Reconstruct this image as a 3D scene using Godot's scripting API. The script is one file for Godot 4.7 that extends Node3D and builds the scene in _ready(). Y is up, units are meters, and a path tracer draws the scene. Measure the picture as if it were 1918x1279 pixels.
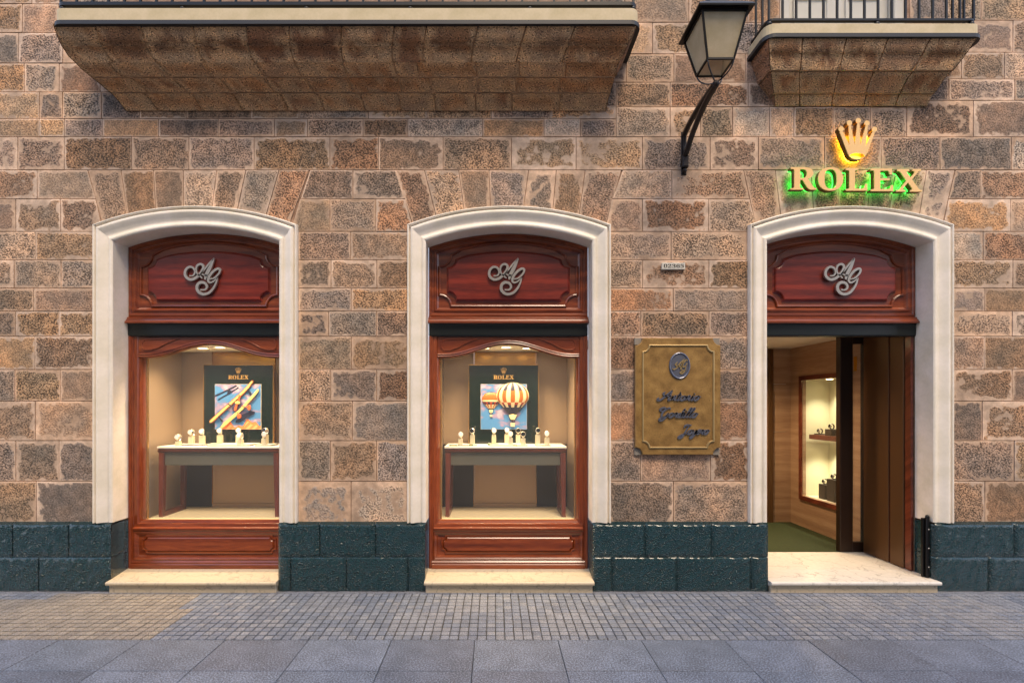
extends Node3D
# A stone shop front in a narrow street, surveyed from its photograph: the wall face is z = 0, the street lies at +z.
# sx() and sy() turn a measured place on the elevation (units of 1/220 m at the wall face) into metres at depth z.

const EYE := 1.57
const DIST := 4.2
const WIN_A := -2.525
const WIN_B := 0.128
const DOOR := 3.02
const HW := 0.705            # half width of each opening
const ARC_SIDE := 2.956      # height of the arch at the jambs and at its crown
const ARC_TOP := 3.079

var rng := RandomNumberGenerator.new()
var M := {}
var taken := {}
var col := Color.WHITE       # state of the mesh helpers
var uvs := 1.0
var uvo := Vector2.ZERO
var uvswap := false
var sg := -1
var slope := false

func sx(px: float, z := 0.0) -> float: return (px - 925.0) * (DIST - z) / 924.0
func sy(py: float, z := 0.0) -> float: return EYE - (py - 758.0) * (DIST - z) / 924.0

# ------------------------------------------------------------------ nodes
func numbered(n: String) -> String:
	if not taken.has(n):
		taken[n] = 0
		return n
	taken[n] += 1
	return "%s_%03d" % [n, taken[n]]

func thing(called: String, label: String, category: String, at := Vector3.ZERO, group := "") -> Node3D:
	var o := Node3D.new()
	o.name = numbered(called)
	add_child(o)
	o.position = at
	o.set_meta("label", label)
	o.set_meta("category", category)
	if group != "": o.set_meta("group", group)
	return o

func part(called: String, parent: Node, label := "") -> Node3D:
	var o := Node3D.new()
	o.name = called
	parent.add_child(o, true)
	if label != "": o.set_meta("label", label)
	return o

func begin() -> SurfaceTool:
	var st := SurfaceTool.new()
	st.begin(Mesh.PRIMITIVE_TRIANGLES)
	return st

func commit(st: SurfaceTool, m: Material, into: ArrayMesh = null) -> ArrayMesh:
	st.generate_normals()
	var me: ArrayMesh = st.commit(into) if into else st.commit()
	me.surface_set_material(me.get_surface_count() - 1, m)
	return me

func inst(called: String, me: Mesh, parent: Node, m: Material = null) -> MeshInstance3D:
	var o := MeshInstance3D.new()
	o.name = called if parent != self else numbered(called)
	o.mesh = me
	if m: o.material_override = m
	parent.add_child(o, true)
	return o

func obj(called: String, st: SurfaceTool, m: Material, parent: Node) -> MeshInstance3D:
	return inst(called, commit(st, m), parent)

func struct(called: String, st: SurfaceTool, m: Material) -> MeshInstance3D:
	var o := obj(called, st, m, self)
	o.set_meta("kind", "structure")
	return o

# ------------------------------------------------------------------ shapes
func vtx(st: SurfaceTool, p: Vector3) -> void:
	st.set_smooth_group(sg)
	st.set_color(col)
	var u := Vector2(p.x, -p.y) if not uvswap else Vector2(p.y, p.x)
	if slope: u = Vector2(p.x + 0.4 * p.z, -(p.y + p.z))
	elif absf(p.z) > 0.0: u += Vector2(0.31, 0.73) * p.z
	st.set_uv(u * uvs + uvo)
	st.add_vertex(p)

func tri(st: SurfaceTool, a: Vector3, b: Vector3, c: Vector3) -> void:
	vtx(st, a); vtx(st, b); vtx(st, c)

func quad(st: SurfaceTool, a: Vector3, b: Vector3, c: Vector3, d: Vector3) -> void:
	tri(st, a, b, c); tri(st, a, c, d)

func ccw(p: PackedVector2Array) -> PackedVector2Array:
	var a := 0.0
	for i in p.size():
		a += p[i].cross(p[(i + 1) % p.size()])
	if a < 0.0:
		p = p.duplicate()
		p.reverse()
	return p

func inset(p: PackedVector2Array, d: float) -> PackedVector2Array:
	if d == 0.0: return p
	var out := PackedVector2Array()
	var n := p.size()
	for i in n:
		var e0 := (p[i] - p[(i + n - 1) % n]).normalized()
		var e1 := (p[(i + 1) % n] - p[i]).normalized()
		var n0 := Vector2(-e0.y, e0.x)
		var n1 := Vector2(-e1.y, e1.x)
		var b := n0 + n1
		var k := 1.0 + n0.dot(n1)
		out.append(p[i] + (b / maxf(k, 0.35)) * d)
	return out

func cap(st: SurfaceTool, p: PackedVector2Array, z: float, front := true) -> void:
	var ix := Geometry2D.triangulate_polygon(p)
	for t in range(0, ix.size(), 3):
		var a := p[ix[t]]; var b := p[ix[t + 1]]; var c := p[ix[t + 2]]
		if ((b - a).cross(c - a) > 0.0) == front:
			var s := b; b = c; c = s
		tri(st, Vector3(a.x, a.y, z), Vector3(b.x, b.y, z), Vector3(c.x, c.y, z))

# outline in x/y, profile of [inset, z] from back to front
func loft(st: SurfaceTool, outline: PackedVector2Array, prof: Array, front := true, back := false) -> void:
	var o := ccw(outline)
	var rings := []
	for k in prof: rings.append(inset(o, k[0]))
	var n := o.size()
	for r in prof.size() - 1:
		var p: PackedVector2Array = rings[r]
		var q: PackedVector2Array = rings[r + 1]
		var z0: float = prof[r][1]
		var z1: float = prof[r + 1][1]
		for i in n:
			var j := (i + 1) % n
			quad(st, Vector3(p[i].x, p[i].y, z0), Vector3(q[i].x, q[i].y, z1), Vector3(q[j].x, q[j].y, z1), Vector3(p[j].x, p[j].y, z0))
	if front: cap(st, rings[-1], prof[-1][1], true)
	if back: cap(st, rings[0], prof[0][1], false)

func rect(x0: float, x1: float, y0: float, y1: float) -> PackedVector2Array:
	return PackedVector2Array([Vector2(x0, y0), Vector2(x1, y0), Vector2(x1, y1), Vector2(x0, y1)])

func bx(st: SurfaceTool, x0: float, x1: float, y0: float, y1: float, z0: float, z1: float, b := 0.003) -> void:
	loft(st, rect(x0, x1, y0, y1), [[b, z0], [0, z0 + b], [0, z1 - b], [b, z1]], true, true)

# a moulding along x: closed outline in (z, y)
func along_x(st: SurfaceTool, zy: Array, x0: float, x1: float) -> void:
	var p := ccw(PackedVector2Array(zy))
	var n := p.size()
	for i in n:
		var j := (i + 1) % n
		quad(st, Vector3(x0, p[i].y, p[i].x), Vector3(x0, p[j].y, p[j].x), Vector3(x1, p[j].y, p[j].x), Vector3(x1, p[i].y, p[i].x))
	var ix := Geometry2D.triangulate_polygon(p)
	for e in [x0, x1]:
		for t in range(0, ix.size(), 3):
			tri(st, Vector3(e, p[ix[t]].y, p[ix[t]].x), Vector3(e, p[ix[t + 1]].y, p[ix[t + 1]].x), Vector3(e, p[ix[t + 2]].y, p[ix[t + 2]].x))

# a moulding along y: closed outline in (x, z)
func along_y(st: SurfaceTool, xz: Array, y0: float, y1: float) -> void:
	var p := ccw(PackedVector2Array(xz))
	var n := p.size()
	for i in n:
		var j := (i + 1) % n
		quad(st, Vector3(p[i].x, y0, p[i].y), Vector3(p[j].x, y0, p[j].y), Vector3(p[j].x, y1, p[j].y), Vector3(p[i].x, y1, p[i].y))
	var ix := Geometry2D.triangulate_polygon(p)
	for e in [y0, y1]:
		for t in range(0, ix.size(), 3):
			tri(st, Vector3(p[ix[t]].x, e, p[ix[t]].y), Vector3(p[ix[t + 1]].x, e, p[ix[t + 1]].y), Vector3(p[ix[t + 2]].x, e, p[ix[t + 2]].y))

func tube(st: SurfaceTool, pts: Array, rad, sides := 8, flat := 1.0) -> void:
	var rings := []
	var n := pts.size()
	var side := Vector3.RIGHT
	for i in n:
		var dir: Vector3 = (pts[mini(i + 1, n - 1)] - pts[maxi(i - 1, 0)]).normalized()
		if i == 0:
			side = Vector3.RIGHT if absf(dir.x) < 0.8 else Vector3.UP
		side = (side - dir * side.dot(dir)).normalized()
		var up := dir.cross(side)
		var r: float = rad[i] if rad is Array else rad
		var ring := []
		for k in sides:
			var a := TAU * (k + 0.5) / sides
			ring.append(pts[i] + side * cos(a) * r * flat + up * sin(a) * r)
		rings.append(ring)
	for i in n - 1:
		for k in sides:
			var j := (k + 1) % sides
			quad(st, rings[i][k], rings[i][j], rings[i + 1][j], rings[i + 1][k])
	for e in [0, n - 1]:
		for k in range(1, sides - 1):
			tri(st, rings[e][0], rings[e][k], rings[e][k + 1])

func lathe(st: SurfaceTool, at: Vector3, prof: Array, seg := 16, axis := Basis.IDENTITY) -> void:
	for i in prof.size() - 1:
		for k in seg:
			var a := TAU * k / seg
			var b := TAU * (k + 1) / seg
			var f := func(r: Array, t: float) -> Vector3: return at + axis * Vector3(cos(t) * r[0], r[1], sin(t) * r[0])
			quad(st, f.call(prof[i], a), f.call(prof[i + 1], a), f.call(prof[i + 1], b), f.call(prof[i], b))

func ball(st: SurfaceTool, at: Vector3, r: float, seg := 12) -> void:
	var p := []
	for i in 9:
		var a := PI * i / 8.0
		p.append([maxf(sin(a) * r, 0.00001), -cos(a) * r])
	lathe(st, at, p, seg)

func curve2(p: Array, steps := 6, closed := false) -> PackedVector2Array:
	var out := PackedVector2Array()
	var n := p.size()
	for i in (n if closed else n - 1):
		var a: Vector2 = p[(i - 1 + n) % n] if closed else p[maxi(i - 1, 0)]
		var b: Vector2 = p[i]
		var c: Vector2 = p[(i + 1) % n]
		var d: Vector2 = p[(i + 2) % n] if closed else p[mini(i + 2, n - 1)]
		for s in steps: out.append(b.cubic_interpolate(c, a, d, float(s) / steps))
	if not closed: out.append(p[n - 1])
	return out

# a flat ribbon of half width w (one value or one per point), from z0 to z1
func ribbon(st: SurfaceTool, p: PackedVector2Array, w, z0: float, z1: float) -> void:
	var l := []
	var r := []
	var n := p.size()
	for i in n:
		var d := (p[mini(i + 1, n - 1)] - p[maxi(i - 1, 0)]).normalized()
		var hw: float = w
		var t := float(i) / (n - 1)
		hw *= 0.55 + 0.75 * sin(PI * clampf(t, 0.05, 0.95))
		var nn := Vector2(-d.y, d.x) * hw
		l.append(p[i] + nn); r.append(p[i] - nn)
	for i in n - 1:
		var q := [l[i], l[i + 1], r[i + 1], r[i]]
		quad(st, Vector3(q[0].x, q[0].y, z1), Vector3(q[1].x, q[1].y, z1), Vector3(q[2].x, q[2].y, z1), Vector3(q[3].x, q[3].y, z1))
		quad(st, Vector3(q[0].x, q[0].y, z0), Vector3(q[1].x, q[1].y, z0), Vector3(q[1].x, q[1].y, z1), Vector3(q[0].x, q[0].y, z1))
		quad(st, Vector3(q[3].x, q[3].y, z0), Vector3(q[2].x, q[2].y, z0), Vector3(q[2].x, q[2].y, z1), Vector3(q[3].x, q[3].y, z1))
	for e in [0, n - 1]:
		quad(st, Vector3(l[e].x, l[e].y, z0), Vector3(l[e].x, l[e].y, z1), Vector3(r[e].x, r[e].y, z1), Vector3(r[e].x, r[e].y, z0))

func oval(c: Vector2, rx: float, ry: float, n := 28) -> PackedVector2Array:
	var p := PackedVector2Array()
	for i in n: p.append(c + Vector2(cos(TAU * i / n) * rx, sin(TAU * i / n) * ry))
	return p

# a panel whose corners are hollowed by quarter circles; its top may be arched
func notched(x0: float, x1: float, y0: float, y1: float, r: float, rise := 0.0) -> PackedVector2Array:
	var p := PackedVector2Array()
	var cx := (x0 + x1) / 2.0
	var hw := (x1 - x0) / 2.0
	var top := func(x: float) -> float: return y1 + rise * (1.0 - pow((x - cx) / hw, 2.0))
	for k in 6:
		var a := PI / 2 - k * PI / 10
		p.append(Vector2(x0, y0) + Vector2(cos(a), sin(a)) * r)
	for k in 6:
		var a := PI - k * PI / 10
		p.append(Vector2(x1, y0) + Vector2(cos(a), sin(a)) * r)
	for k in 6:
		var a := -PI / 2 - k * PI / 10
		p.append(Vector2(x1, top.call(x1 - r * 0.3)) + Vector2(cos(a), sin(a)) * r)
	if rise > 0.0:
		for k in range(1, 10):
			var x := lerpf(x1 - r, x0 + r, k / 10.0)
			p.append(Vector2(x, top.call(x)))
	for k in 6:
		var a := -k * PI / 10
		p.append(Vector2(x0, top.call(x0 + r * 0.3)) + Vector2(cos(a), sin(a)) * r)
	return p

func arch_y(x: float, hw: float, side: float, top: float) -> float:
	var rise := top - side
	var R := (hw * hw + rise * rise) / (2.0 * rise)
	return top - R + sqrt(maxf(R * R - x * x, 0.0))

func arch(cx: float, hw: float, y0: float, side: float, top: float, n := 20) -> PackedVector2Array:
	var p := PackedVector2Array([Vector2(cx - hw, y0), Vector2(cx + hw, y0)])
	for i in n + 1:
		var x := lerpf(hw, -hw, float(i) / n)
		p.append(Vector2(cx + x, arch_y(x, hw, side, top)))
	return p

# ------------------------------------------------------------------ materials
func mat(c: Color, rough := 0.6, metal := 0.0, tinted := false) -> StandardMaterial3D:
	var m := StandardMaterial3D.new()
	m.albedo_color = c
	m.roughness = rough
	m.metallic = metal
	m.vertex_color_use_as_albedo = tinted
	return m

func noise_bytes(size: int, freq: float, type: int, octaves: int, seed_: int) -> PackedByteArray:
	var n := FastNoiseLite.new()
	n.noise_type = type
	n.frequency = freq
	n.seed = seed_
	n.fractal_octaves = octaves
	if octaves == 1: n.fractal_type = FastNoiseLite.FRACTAL_NONE
	var im := n.get_seamless_image(size, size)
	im.convert(Image.FORMAT_L8)
	return im.get_data()

func rgb(data: PackedByteArray, w: int, h: int) -> ImageTexture:
	return ImageTexture.create_from_image(Image.create_from_data(w, h, false, Image.FORMAT_RGB8, data))

func grey(data: PackedByteArray, w: int, h: int) -> ImageTexture:
	return ImageTexture.create_from_image(Image.create_from_data(w, h, false, Image.FORMAT_L8, data))

func triplanar(m: StandardMaterial3D, s: float, world := false) -> void:
	m.uv1_triplanar = true
	m.uv1_world_triplanar = world
	m.uv1_scale = Vector3(s, s, s)

func relief(m: StandardMaterial3D, t: Texture2D, cm: float) -> void:
	m.heightmap_enabled = true
	m.heightmap_texture = t
	m.heightmap_scale = cm

func make_materials() -> void:
	var S := 512
	var SX := FastNoiseLite.TYPE_SIMPLEX_SMOOTH
	# shelly, pitted stone; one repeat is about 0.9 m
	var fine := noise_bytes(S, 0.115, SX, 3, 3)
	var mid := noise_bytes(S, 0.045, SX, 2, 8)
	var broad := noise_bytes(S, 0.012, SX, 2, 5)
	var a := PackedByteArray(); a.resize(S * S * 3)
	var h := PackedByteArray(); h.resize(S * S)
	for i in S * S:
		var f := fine[i] / 255.0
		var mm := mid[i] / 255.0
		var b := broad[i] / 255.0
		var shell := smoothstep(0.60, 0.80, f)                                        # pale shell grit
		var pit_grain := smoothstep(0.47, 0.33, f) * smoothstep(0.36, 0.60, mm)              # pits between, their shade painted dark
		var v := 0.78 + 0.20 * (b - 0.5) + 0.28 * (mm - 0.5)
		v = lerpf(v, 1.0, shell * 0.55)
		v = lerpf(v, 0.36, pit_grain * 0.85)
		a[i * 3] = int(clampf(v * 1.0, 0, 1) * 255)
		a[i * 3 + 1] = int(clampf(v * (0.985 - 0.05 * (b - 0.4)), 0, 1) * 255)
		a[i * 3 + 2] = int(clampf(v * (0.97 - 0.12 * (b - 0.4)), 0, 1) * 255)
		h[i] = int(clampf(0.5 + (f - 0.5) * 0.7 + (mm - 0.5) * 0.5 - pit_grain * 0.35, 0, 1) * 255)
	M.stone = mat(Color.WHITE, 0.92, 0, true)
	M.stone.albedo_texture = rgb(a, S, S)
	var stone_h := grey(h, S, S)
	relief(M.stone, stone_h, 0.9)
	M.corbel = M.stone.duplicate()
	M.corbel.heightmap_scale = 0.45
	# lime mortar, trowelled and stained
	var g2 := noise_bytes(S, 0.02, SX, 4, 11)
	var g3 := noise_bytes(S, 0.16, SX, 2, 12)
	for i in S * S:
		var b := g2[i] / 255.0
		var f := g3[i] / 255.0
		var v := 0.86 + 0.30 * (b - 0.5) + 0.12 * (f - 0.5)
		v -= 0.22 * smoothstep(0.68, 0.80, f) * smoothstep(0.5, 0.62, b)
		a[i * 3] = int(clampf(v, 0, 1) * 255)
		a[i * 3 + 1] = int(clampf(v * (0.975 + 0.04 * (b - 0.5)), 0, 1) * 255)
		a[i * 3 + 2] = int(clampf(v * (0.96 + 0.08 * (b - 0.5)), 0, 1) * 255)
		h[i] = int(clampf(0.5 + (f - 0.5) * 0.4 + (b - 0.5) * 0.8, 0, 1) * 255)
	M.mortar = mat(Color.WHITE, 0.95, 0, true)
	M.mortar.albedo_texture = rgb(a, S, S)
	relief(M.mortar, grey(h, S, S), 0.35)
	# painted rock-faced plinth
	var r1 := noise_bytes(S, 0.085, SX, 3, 21)
	for i in S * S: h[i] = r1[i]
	M.plinth = mat(Color(0.095, 0.265, 0.285), 0.2, 0)
	M.plinth.clearcoat_enabled = true
	M.plinth.clearcoat = 0.8
	M.plinth.clearcoat_roughness = 0.12
	relief(M.plinth, grey(h, S, S), 4.5)
	# wood: long grain along u
	var w1 := FastNoiseLite.new(); w1.seed = 31; w1.frequency = 0.02; w1.fractal_octaves = 4
	var w2 := FastNoiseLite.new(); w2.seed = 32; w2.frequency = 0.1; w2.fractal_octaves = 2
	for y in S:
		for x in S:
			var i := y * S + x
			var fx := absf(x - 256.0)
			var v := 0.84 + 0.30 * w1.get_noise_2d(fx * 0.10, y * 1.3) + 0.12 * w2.get_noise_2d(fx * 0.16, y * 2.5)
			a[i * 3] = int(clampf(v, 0, 1) * 255)
			a[i * 3 + 1] = int(clampf(pow(v, 1.35), 0, 1) * 255)
			a[i * 3 + 2] = int(clampf(pow(v, 1.5), 0, 1) * 255)
	var wood_tex := rgb(a, S, S)
	M.wood = mat(Color(0.55, 0.265, 0.125), 0.30)
	M.wood_red = mat(Color(0.53, 0.17, 0.095), 0.32)
	M.wood_dark = mat(Color(0.46, 0.21, 0.13), 0.35)
	M.panel_wood = mat(Color(0.72, 0.60, 0.49), 0.45)
	for k in ["wood", "wood_red", "wood_dark", "panel_wood"]:
		M[k].albedo_texture = wood_tex
		M[k].clearcoat_enabled = k != "panel_wood"
		M[k].clearcoat = 0.35
		M[k].clearcoat_roughness = 0.18
	for i in a.size(): a[i] = int(lerpf(235.0, a[i], 0.45))
	M.panel_wood.albedo_texture = rgb(a, S, S)
	triplanar(M.panel_wood, 0.7, true)
	# granite slabs and pavers
	var p1 := noise_bytes(S, 0.30, SX, 2, 41)
	var p2 := noise_bytes(S, 0.015, SX, 3, 42)
	for i in S * S:
		var f := p1[i] / 255.0
		var b := p2[i] / 255.0
		var v := 0.70 + 0.85 * (f - 0.5) + 0.14 * (b - 0.5)
		v = lerpf(v, 1.0, smoothstep(0.72, 0.8, f))
		a[i * 3] = int(clampf(v, 0, 1) * 255); a[i * 3 + 1] = int(clampf(v, 0, 1) * 255); a[i * 3 + 2] = int(clampf(v, 0, 1) * 255)
		h[i] = int(clampf(0.5 + (f - 0.5) * 0.6, 0, 1) * 255)
	M.granite = mat(Color(1, 1, 1), 0.46, 0, true)
	M.granite.albedo_texture = rgb(a, S, S)
	M.granite.roughness_texture = null
	triplanar(M.granite, 0.55, true)
	M.paver = mat(Color(1, 1, 1), 0.42, 0, true)
	M.paver.albedo_texture = M.granite.albedo_texture
	triplanar(M.paver, 0.8, true)
	M.joint = mat(Color(0.44, 0.44, 0.44), 0.9)
	M.joint.albedo_texture = M.granite.albedo_texture
	triplanar(M.joint, 2.3, true)
	# painted plaster and marble
	var q1 := noise_bytes(S, 0.008, SX, 5, 51)
	var q2 := noise_bytes(S, 0.06, SX, 3, 52)
	for i in S * S:
		var b := q1[i] / 255.0
		var f := q2[i] / 255.0
		var v := 0.95 + 0.10 * (b - 0.5) + 0.04 * (f - 0.5)
		a[i * 3] = int(clampf(v, 0, 1) * 255); a[i * 3 + 1] = int(clampf(v * 0.995, 0, 1) * 255); a[i * 3 + 2] = int(clampf(v * (0.97 + 0.05 * (b - 0.5)), 0, 1) * 255)
		h[i] = int(clampf(0.5 + (f - 0.5) * 0.5, 0, 1) * 255)
	M.plaster = mat(Color(0.94, 0.905, 0.865), 0.45)
	M.plaster.albedo_texture = rgb(a, S, S)
	triplanar(M.plaster, 0.9)
	M.cream = mat(Color(0.80, 0.735, 0.61), 0.75)
	M.cream.albedo_texture = M.plaster.albedo_texture
	triplanar(M.cream, 1.3)
	for i in S * S:
		var b := q1[i] / 255.0
		var f := q2[i] / 255.0
		var vein := 1.0 - smoothstep(0.0, 0.035, absf(b + 0.12 * (f - 0.5) - 0.5))
		var v := 0.95 - 0.16 * vein + 0.06 * (f - 0.5)
		a[i * 3] = int(clampf(v, 0, 1) * 255); a[i * 3 + 1] = int(clampf(v * 0.985, 0, 1) * 255); a[i * 3 + 2] = int(clampf(v * 0.965, 0, 1) * 255)
	M.marble = mat(Color(0.88, 0.87, 0.85), 0.22)
	M.marble.albedo_texture = rgb(a, S, S)
	triplanar(M.marble, 0.7, true)
	M.sill = mat(Color(0.80, 0.75, 0.66), 0.4)
	M.sill.albedo_texture = M.marble.albedo_texture
	triplanar(M.sill, 0.9, true)
	# metals and the rest
	M.iron = mat(Color(0.045, 0.047, 0.055), 0.42, 0.4)
	M.iron_brown = mat(Color(0.13, 0.095, 0.085), 0.5, 0.3)
	M.lead = mat(Color(0.10, 0.105, 0.12), 0.55)
	M.steel = mat(Color(0.80, 0.77, 0.73), 0.28, 0.85)
	M.brass = mat(Color(0.68, 0.54, 0.31), 0.42, 0.3)
	M.brass.albedo_texture = M.mortar.albedo_texture
	triplanar(M.brass, 0.7)
	M.pewter = mat(Color(0.42, 0.43, 0.48), 0.35, 0.6)
	M.sign_gold = mat(Color(0.93, 0.76, 0.50), 0.4, 0.0)
	M.sign_side = mat(Color(0.42, 0.30, 0.15), 0.4, 0.4)
	M.shutter = mat(Color(0.025, 0.06, 0.06), 0.4)
	M.bronze = mat(Color(0.37, 0.26, 0.16), 0.38, 0.35)
	M.bronze_dark = mat(Color(0.17, 0.115, 0.085), 0.4, 0.3)
	M.black = mat(Color(0.02, 0.02, 0.022), 0.4)
	M.glass = mat(Color(0.96, 0.98, 0.97, 0.02), 0.02)
	M.glass.metallic_specular = 0.24
	M.glass.transparency = BaseMaterial3D.TRANSPARENCY_ALPHA
	M.frosted = mat(Color(0.84, 0.79, 0.68, 0.62), 0.3)
	M.frosted.transparency = BaseMaterial3D.TRANSPARENCY_ALPHA
	M.frosted.albedo_texture = M.plaster.albedo_texture
	triplanar(M.frosted, 2.0)
	M.frosted.backlight_enabled = true
	M.frosted.backlight = Color(0.6, 0.5, 0.36)
	M.taupe = mat(Color(0.62, 0.54, 0.46), 0.42, 0.15)
	M.tan = mat(Color(0.76, 0.63, 0.48), 0.6)
	M.aubergine = mat(Color(0.14, 0.10, 0.13), 0.7)
	M.gold_trim = mat(Color(0.78, 0.60, 0.33), 0.25, 0.8)
	M.pale_floor = mat(Color(0.86, 0.79, 0.63), 0.5)
	M.ceiling = mat(Color(0.90, 0.87, 0.78), 0.7)
	M.table_top = mat(Color(0.88, 0.86, 0.81), 0.3)
	M.apron = mat(Color(0.36, 0.35, 0.30), 0.55)
	M.green_board = mat(Color(0.012, 0.075, 0.06), 0.12)
	M.green_card = mat(Color(0.02, 0.33, 0.17), 0.4)
	M.gold_print = mat(Color(0.88, 0.70, 0.42), 0.4, 0.4)
	M.stand = mat(Color(0.76, 0.73, 0.62), 0.45)
	M.dial = mat(Color(0.86, 0.88, 0.88), 0.2, 0.3)
	M.dial_dark = mat(Color(0.05, 0.07, 0.10), 0.2)
	M.box_dark = mat(Color(0.16, 0.12, 0.10), 0.55)
	M.niche = mat(Color(0.86, 0.85, 0.74), 0.7)
	M.carpet = mat(Color(0.21, 0.26, 0.09), 0.98, 0, true)
	M.carpet.albedo_texture = M.granite.albedo_texture
	triplanar(M.carpet, 2.6, true)
	M.white_paint = mat(Color(0.80, 0.78, 0.73), 0.5)
	M.ink = mat(Color(0.03, 0.03, 0.03), 0.6)
	M.tint = mat(Color.WHITE, 0.45, 0, true)

func glow(c: Color, energy: float) -> StandardMaterial3D:
	var m := mat(Color(0.9, 0.9, 0.9), 0.5)
	m.emission_enabled = true
	m.emission = c
	m.emission_energy_multiplier = energy
	return m

func lin(r: int, g: int, b: int, k := 1.0) -> Color:
	var c := Color8(r, g, b).srgb_to_linear()
	return Color(c.r * k, c.g * k, c.b * k)

# ------------------------------------------------------------------ masonry
# every stone of the wall: [corners (bottom left first, counter-clockwise), cover, face colour, mortar colour, pitting]
var stones := []
const TEX := Vector2(2048, 976)
const TEX_AT := Vector2(-5.05, 5.45)       # world x of the left edge, world y of the top edge
const TEX_M := 10.4 / 2048.0               # metres a pixel
var wall_height: PackedByteArray

func add_stone(q: Array, t: Array) -> void:
	stones.append([ccw(PackedVector2Array(q)), t[2], t[0], t[1], t[3]])

func stone_tint() -> Array:
	# each stone has its own tone, its own share of smeared mortar and its own pitting
	var kind := rng.randf()
	var face := Color8(154, 134, 118).lerp(Color8(158, 127, 99), kind)
	var pick := rng.randf()
	if pick < 0.24: face = face.lerp(Color8(146, 128, 118), 0.55)
	elif pick < 0.42: face = face.lerp(Color8(184, 148, 110), 0.5)
	elif pick < 0.54: face = face.lerp(Color8(158, 118, 92), 0.5)
	elif pick < 0.68: face = face.lerp(Color8(190, 168, 148), 0.6)
	var k := rng.randf_range(0.84, 1.10)
	face = Color(face.r * k, face.g * k, face.b * k)
	var mor := Color8(212, 186, 164).lerp(Color8(204, 170, 141), rng.randf())
	k = rng.randf_range(0.94, 1.05)
	mor = Color(mor.r * k, mor.g * k, mor.b * k)
	var cover := rng.randf_range(0.66, 0.98) if rng.randf() < 0.75 else rng.randf_range(0.42, 0.66)
	if rng.randf() < 0.07: cover = 0.35
	var pit := rng.randf_range(0.55, 1.0) if rng.randf() < 0.75 else rng.randf_range(0.15, 0.5)
	return [face, mor, cover, pit]

func course(py0: float, py1: float, joints: Array, lean0 := 0.0, lean1 := 0.0) -> void:
	# stones between successive joints of one course; lean shifts the lower corner of the first and last joint
	for i in joints.size() - 1:
		var a: float = joints[i]
		var b: float = joints[i + 1]
		var la := lean0 if i == 0 else 0.0
		var lb := lean1 if i == joints.size() - 2 else 0.0
		add_stone([Vector2(sx(a + la), sy(py1)), Vector2(sx(b + lb), sy(py1)), Vector2(sx(b), sy(py0)), Vector2(sx(a), sy(py0))], stone_tint())

func noise_image(freq: float, octaves: int, seed_: int, stretch := 1.0) -> PackedByteArray:
	var n := FastNoiseLite.new()
	n.noise_type = FastNoiseLite.TYPE_SIMPLEX_SMOOTH
	n.frequency = freq
	n.seed = seed_
	n.fractal_octaves = octaves
	if octaves == 1: n.fractal_type = FastNoiseLite.FRACTAL_NONE
	var im := n.get_image(int(TEX.x), int(TEX.y * stretch))
	im.convert(Image.FORMAT_L8)
	if stretch != 1.0: im.resize(int(TEX.x), int(TEX.y), Image.INTERPOLATE_BILINEAR)
	return im.get_data()

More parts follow.
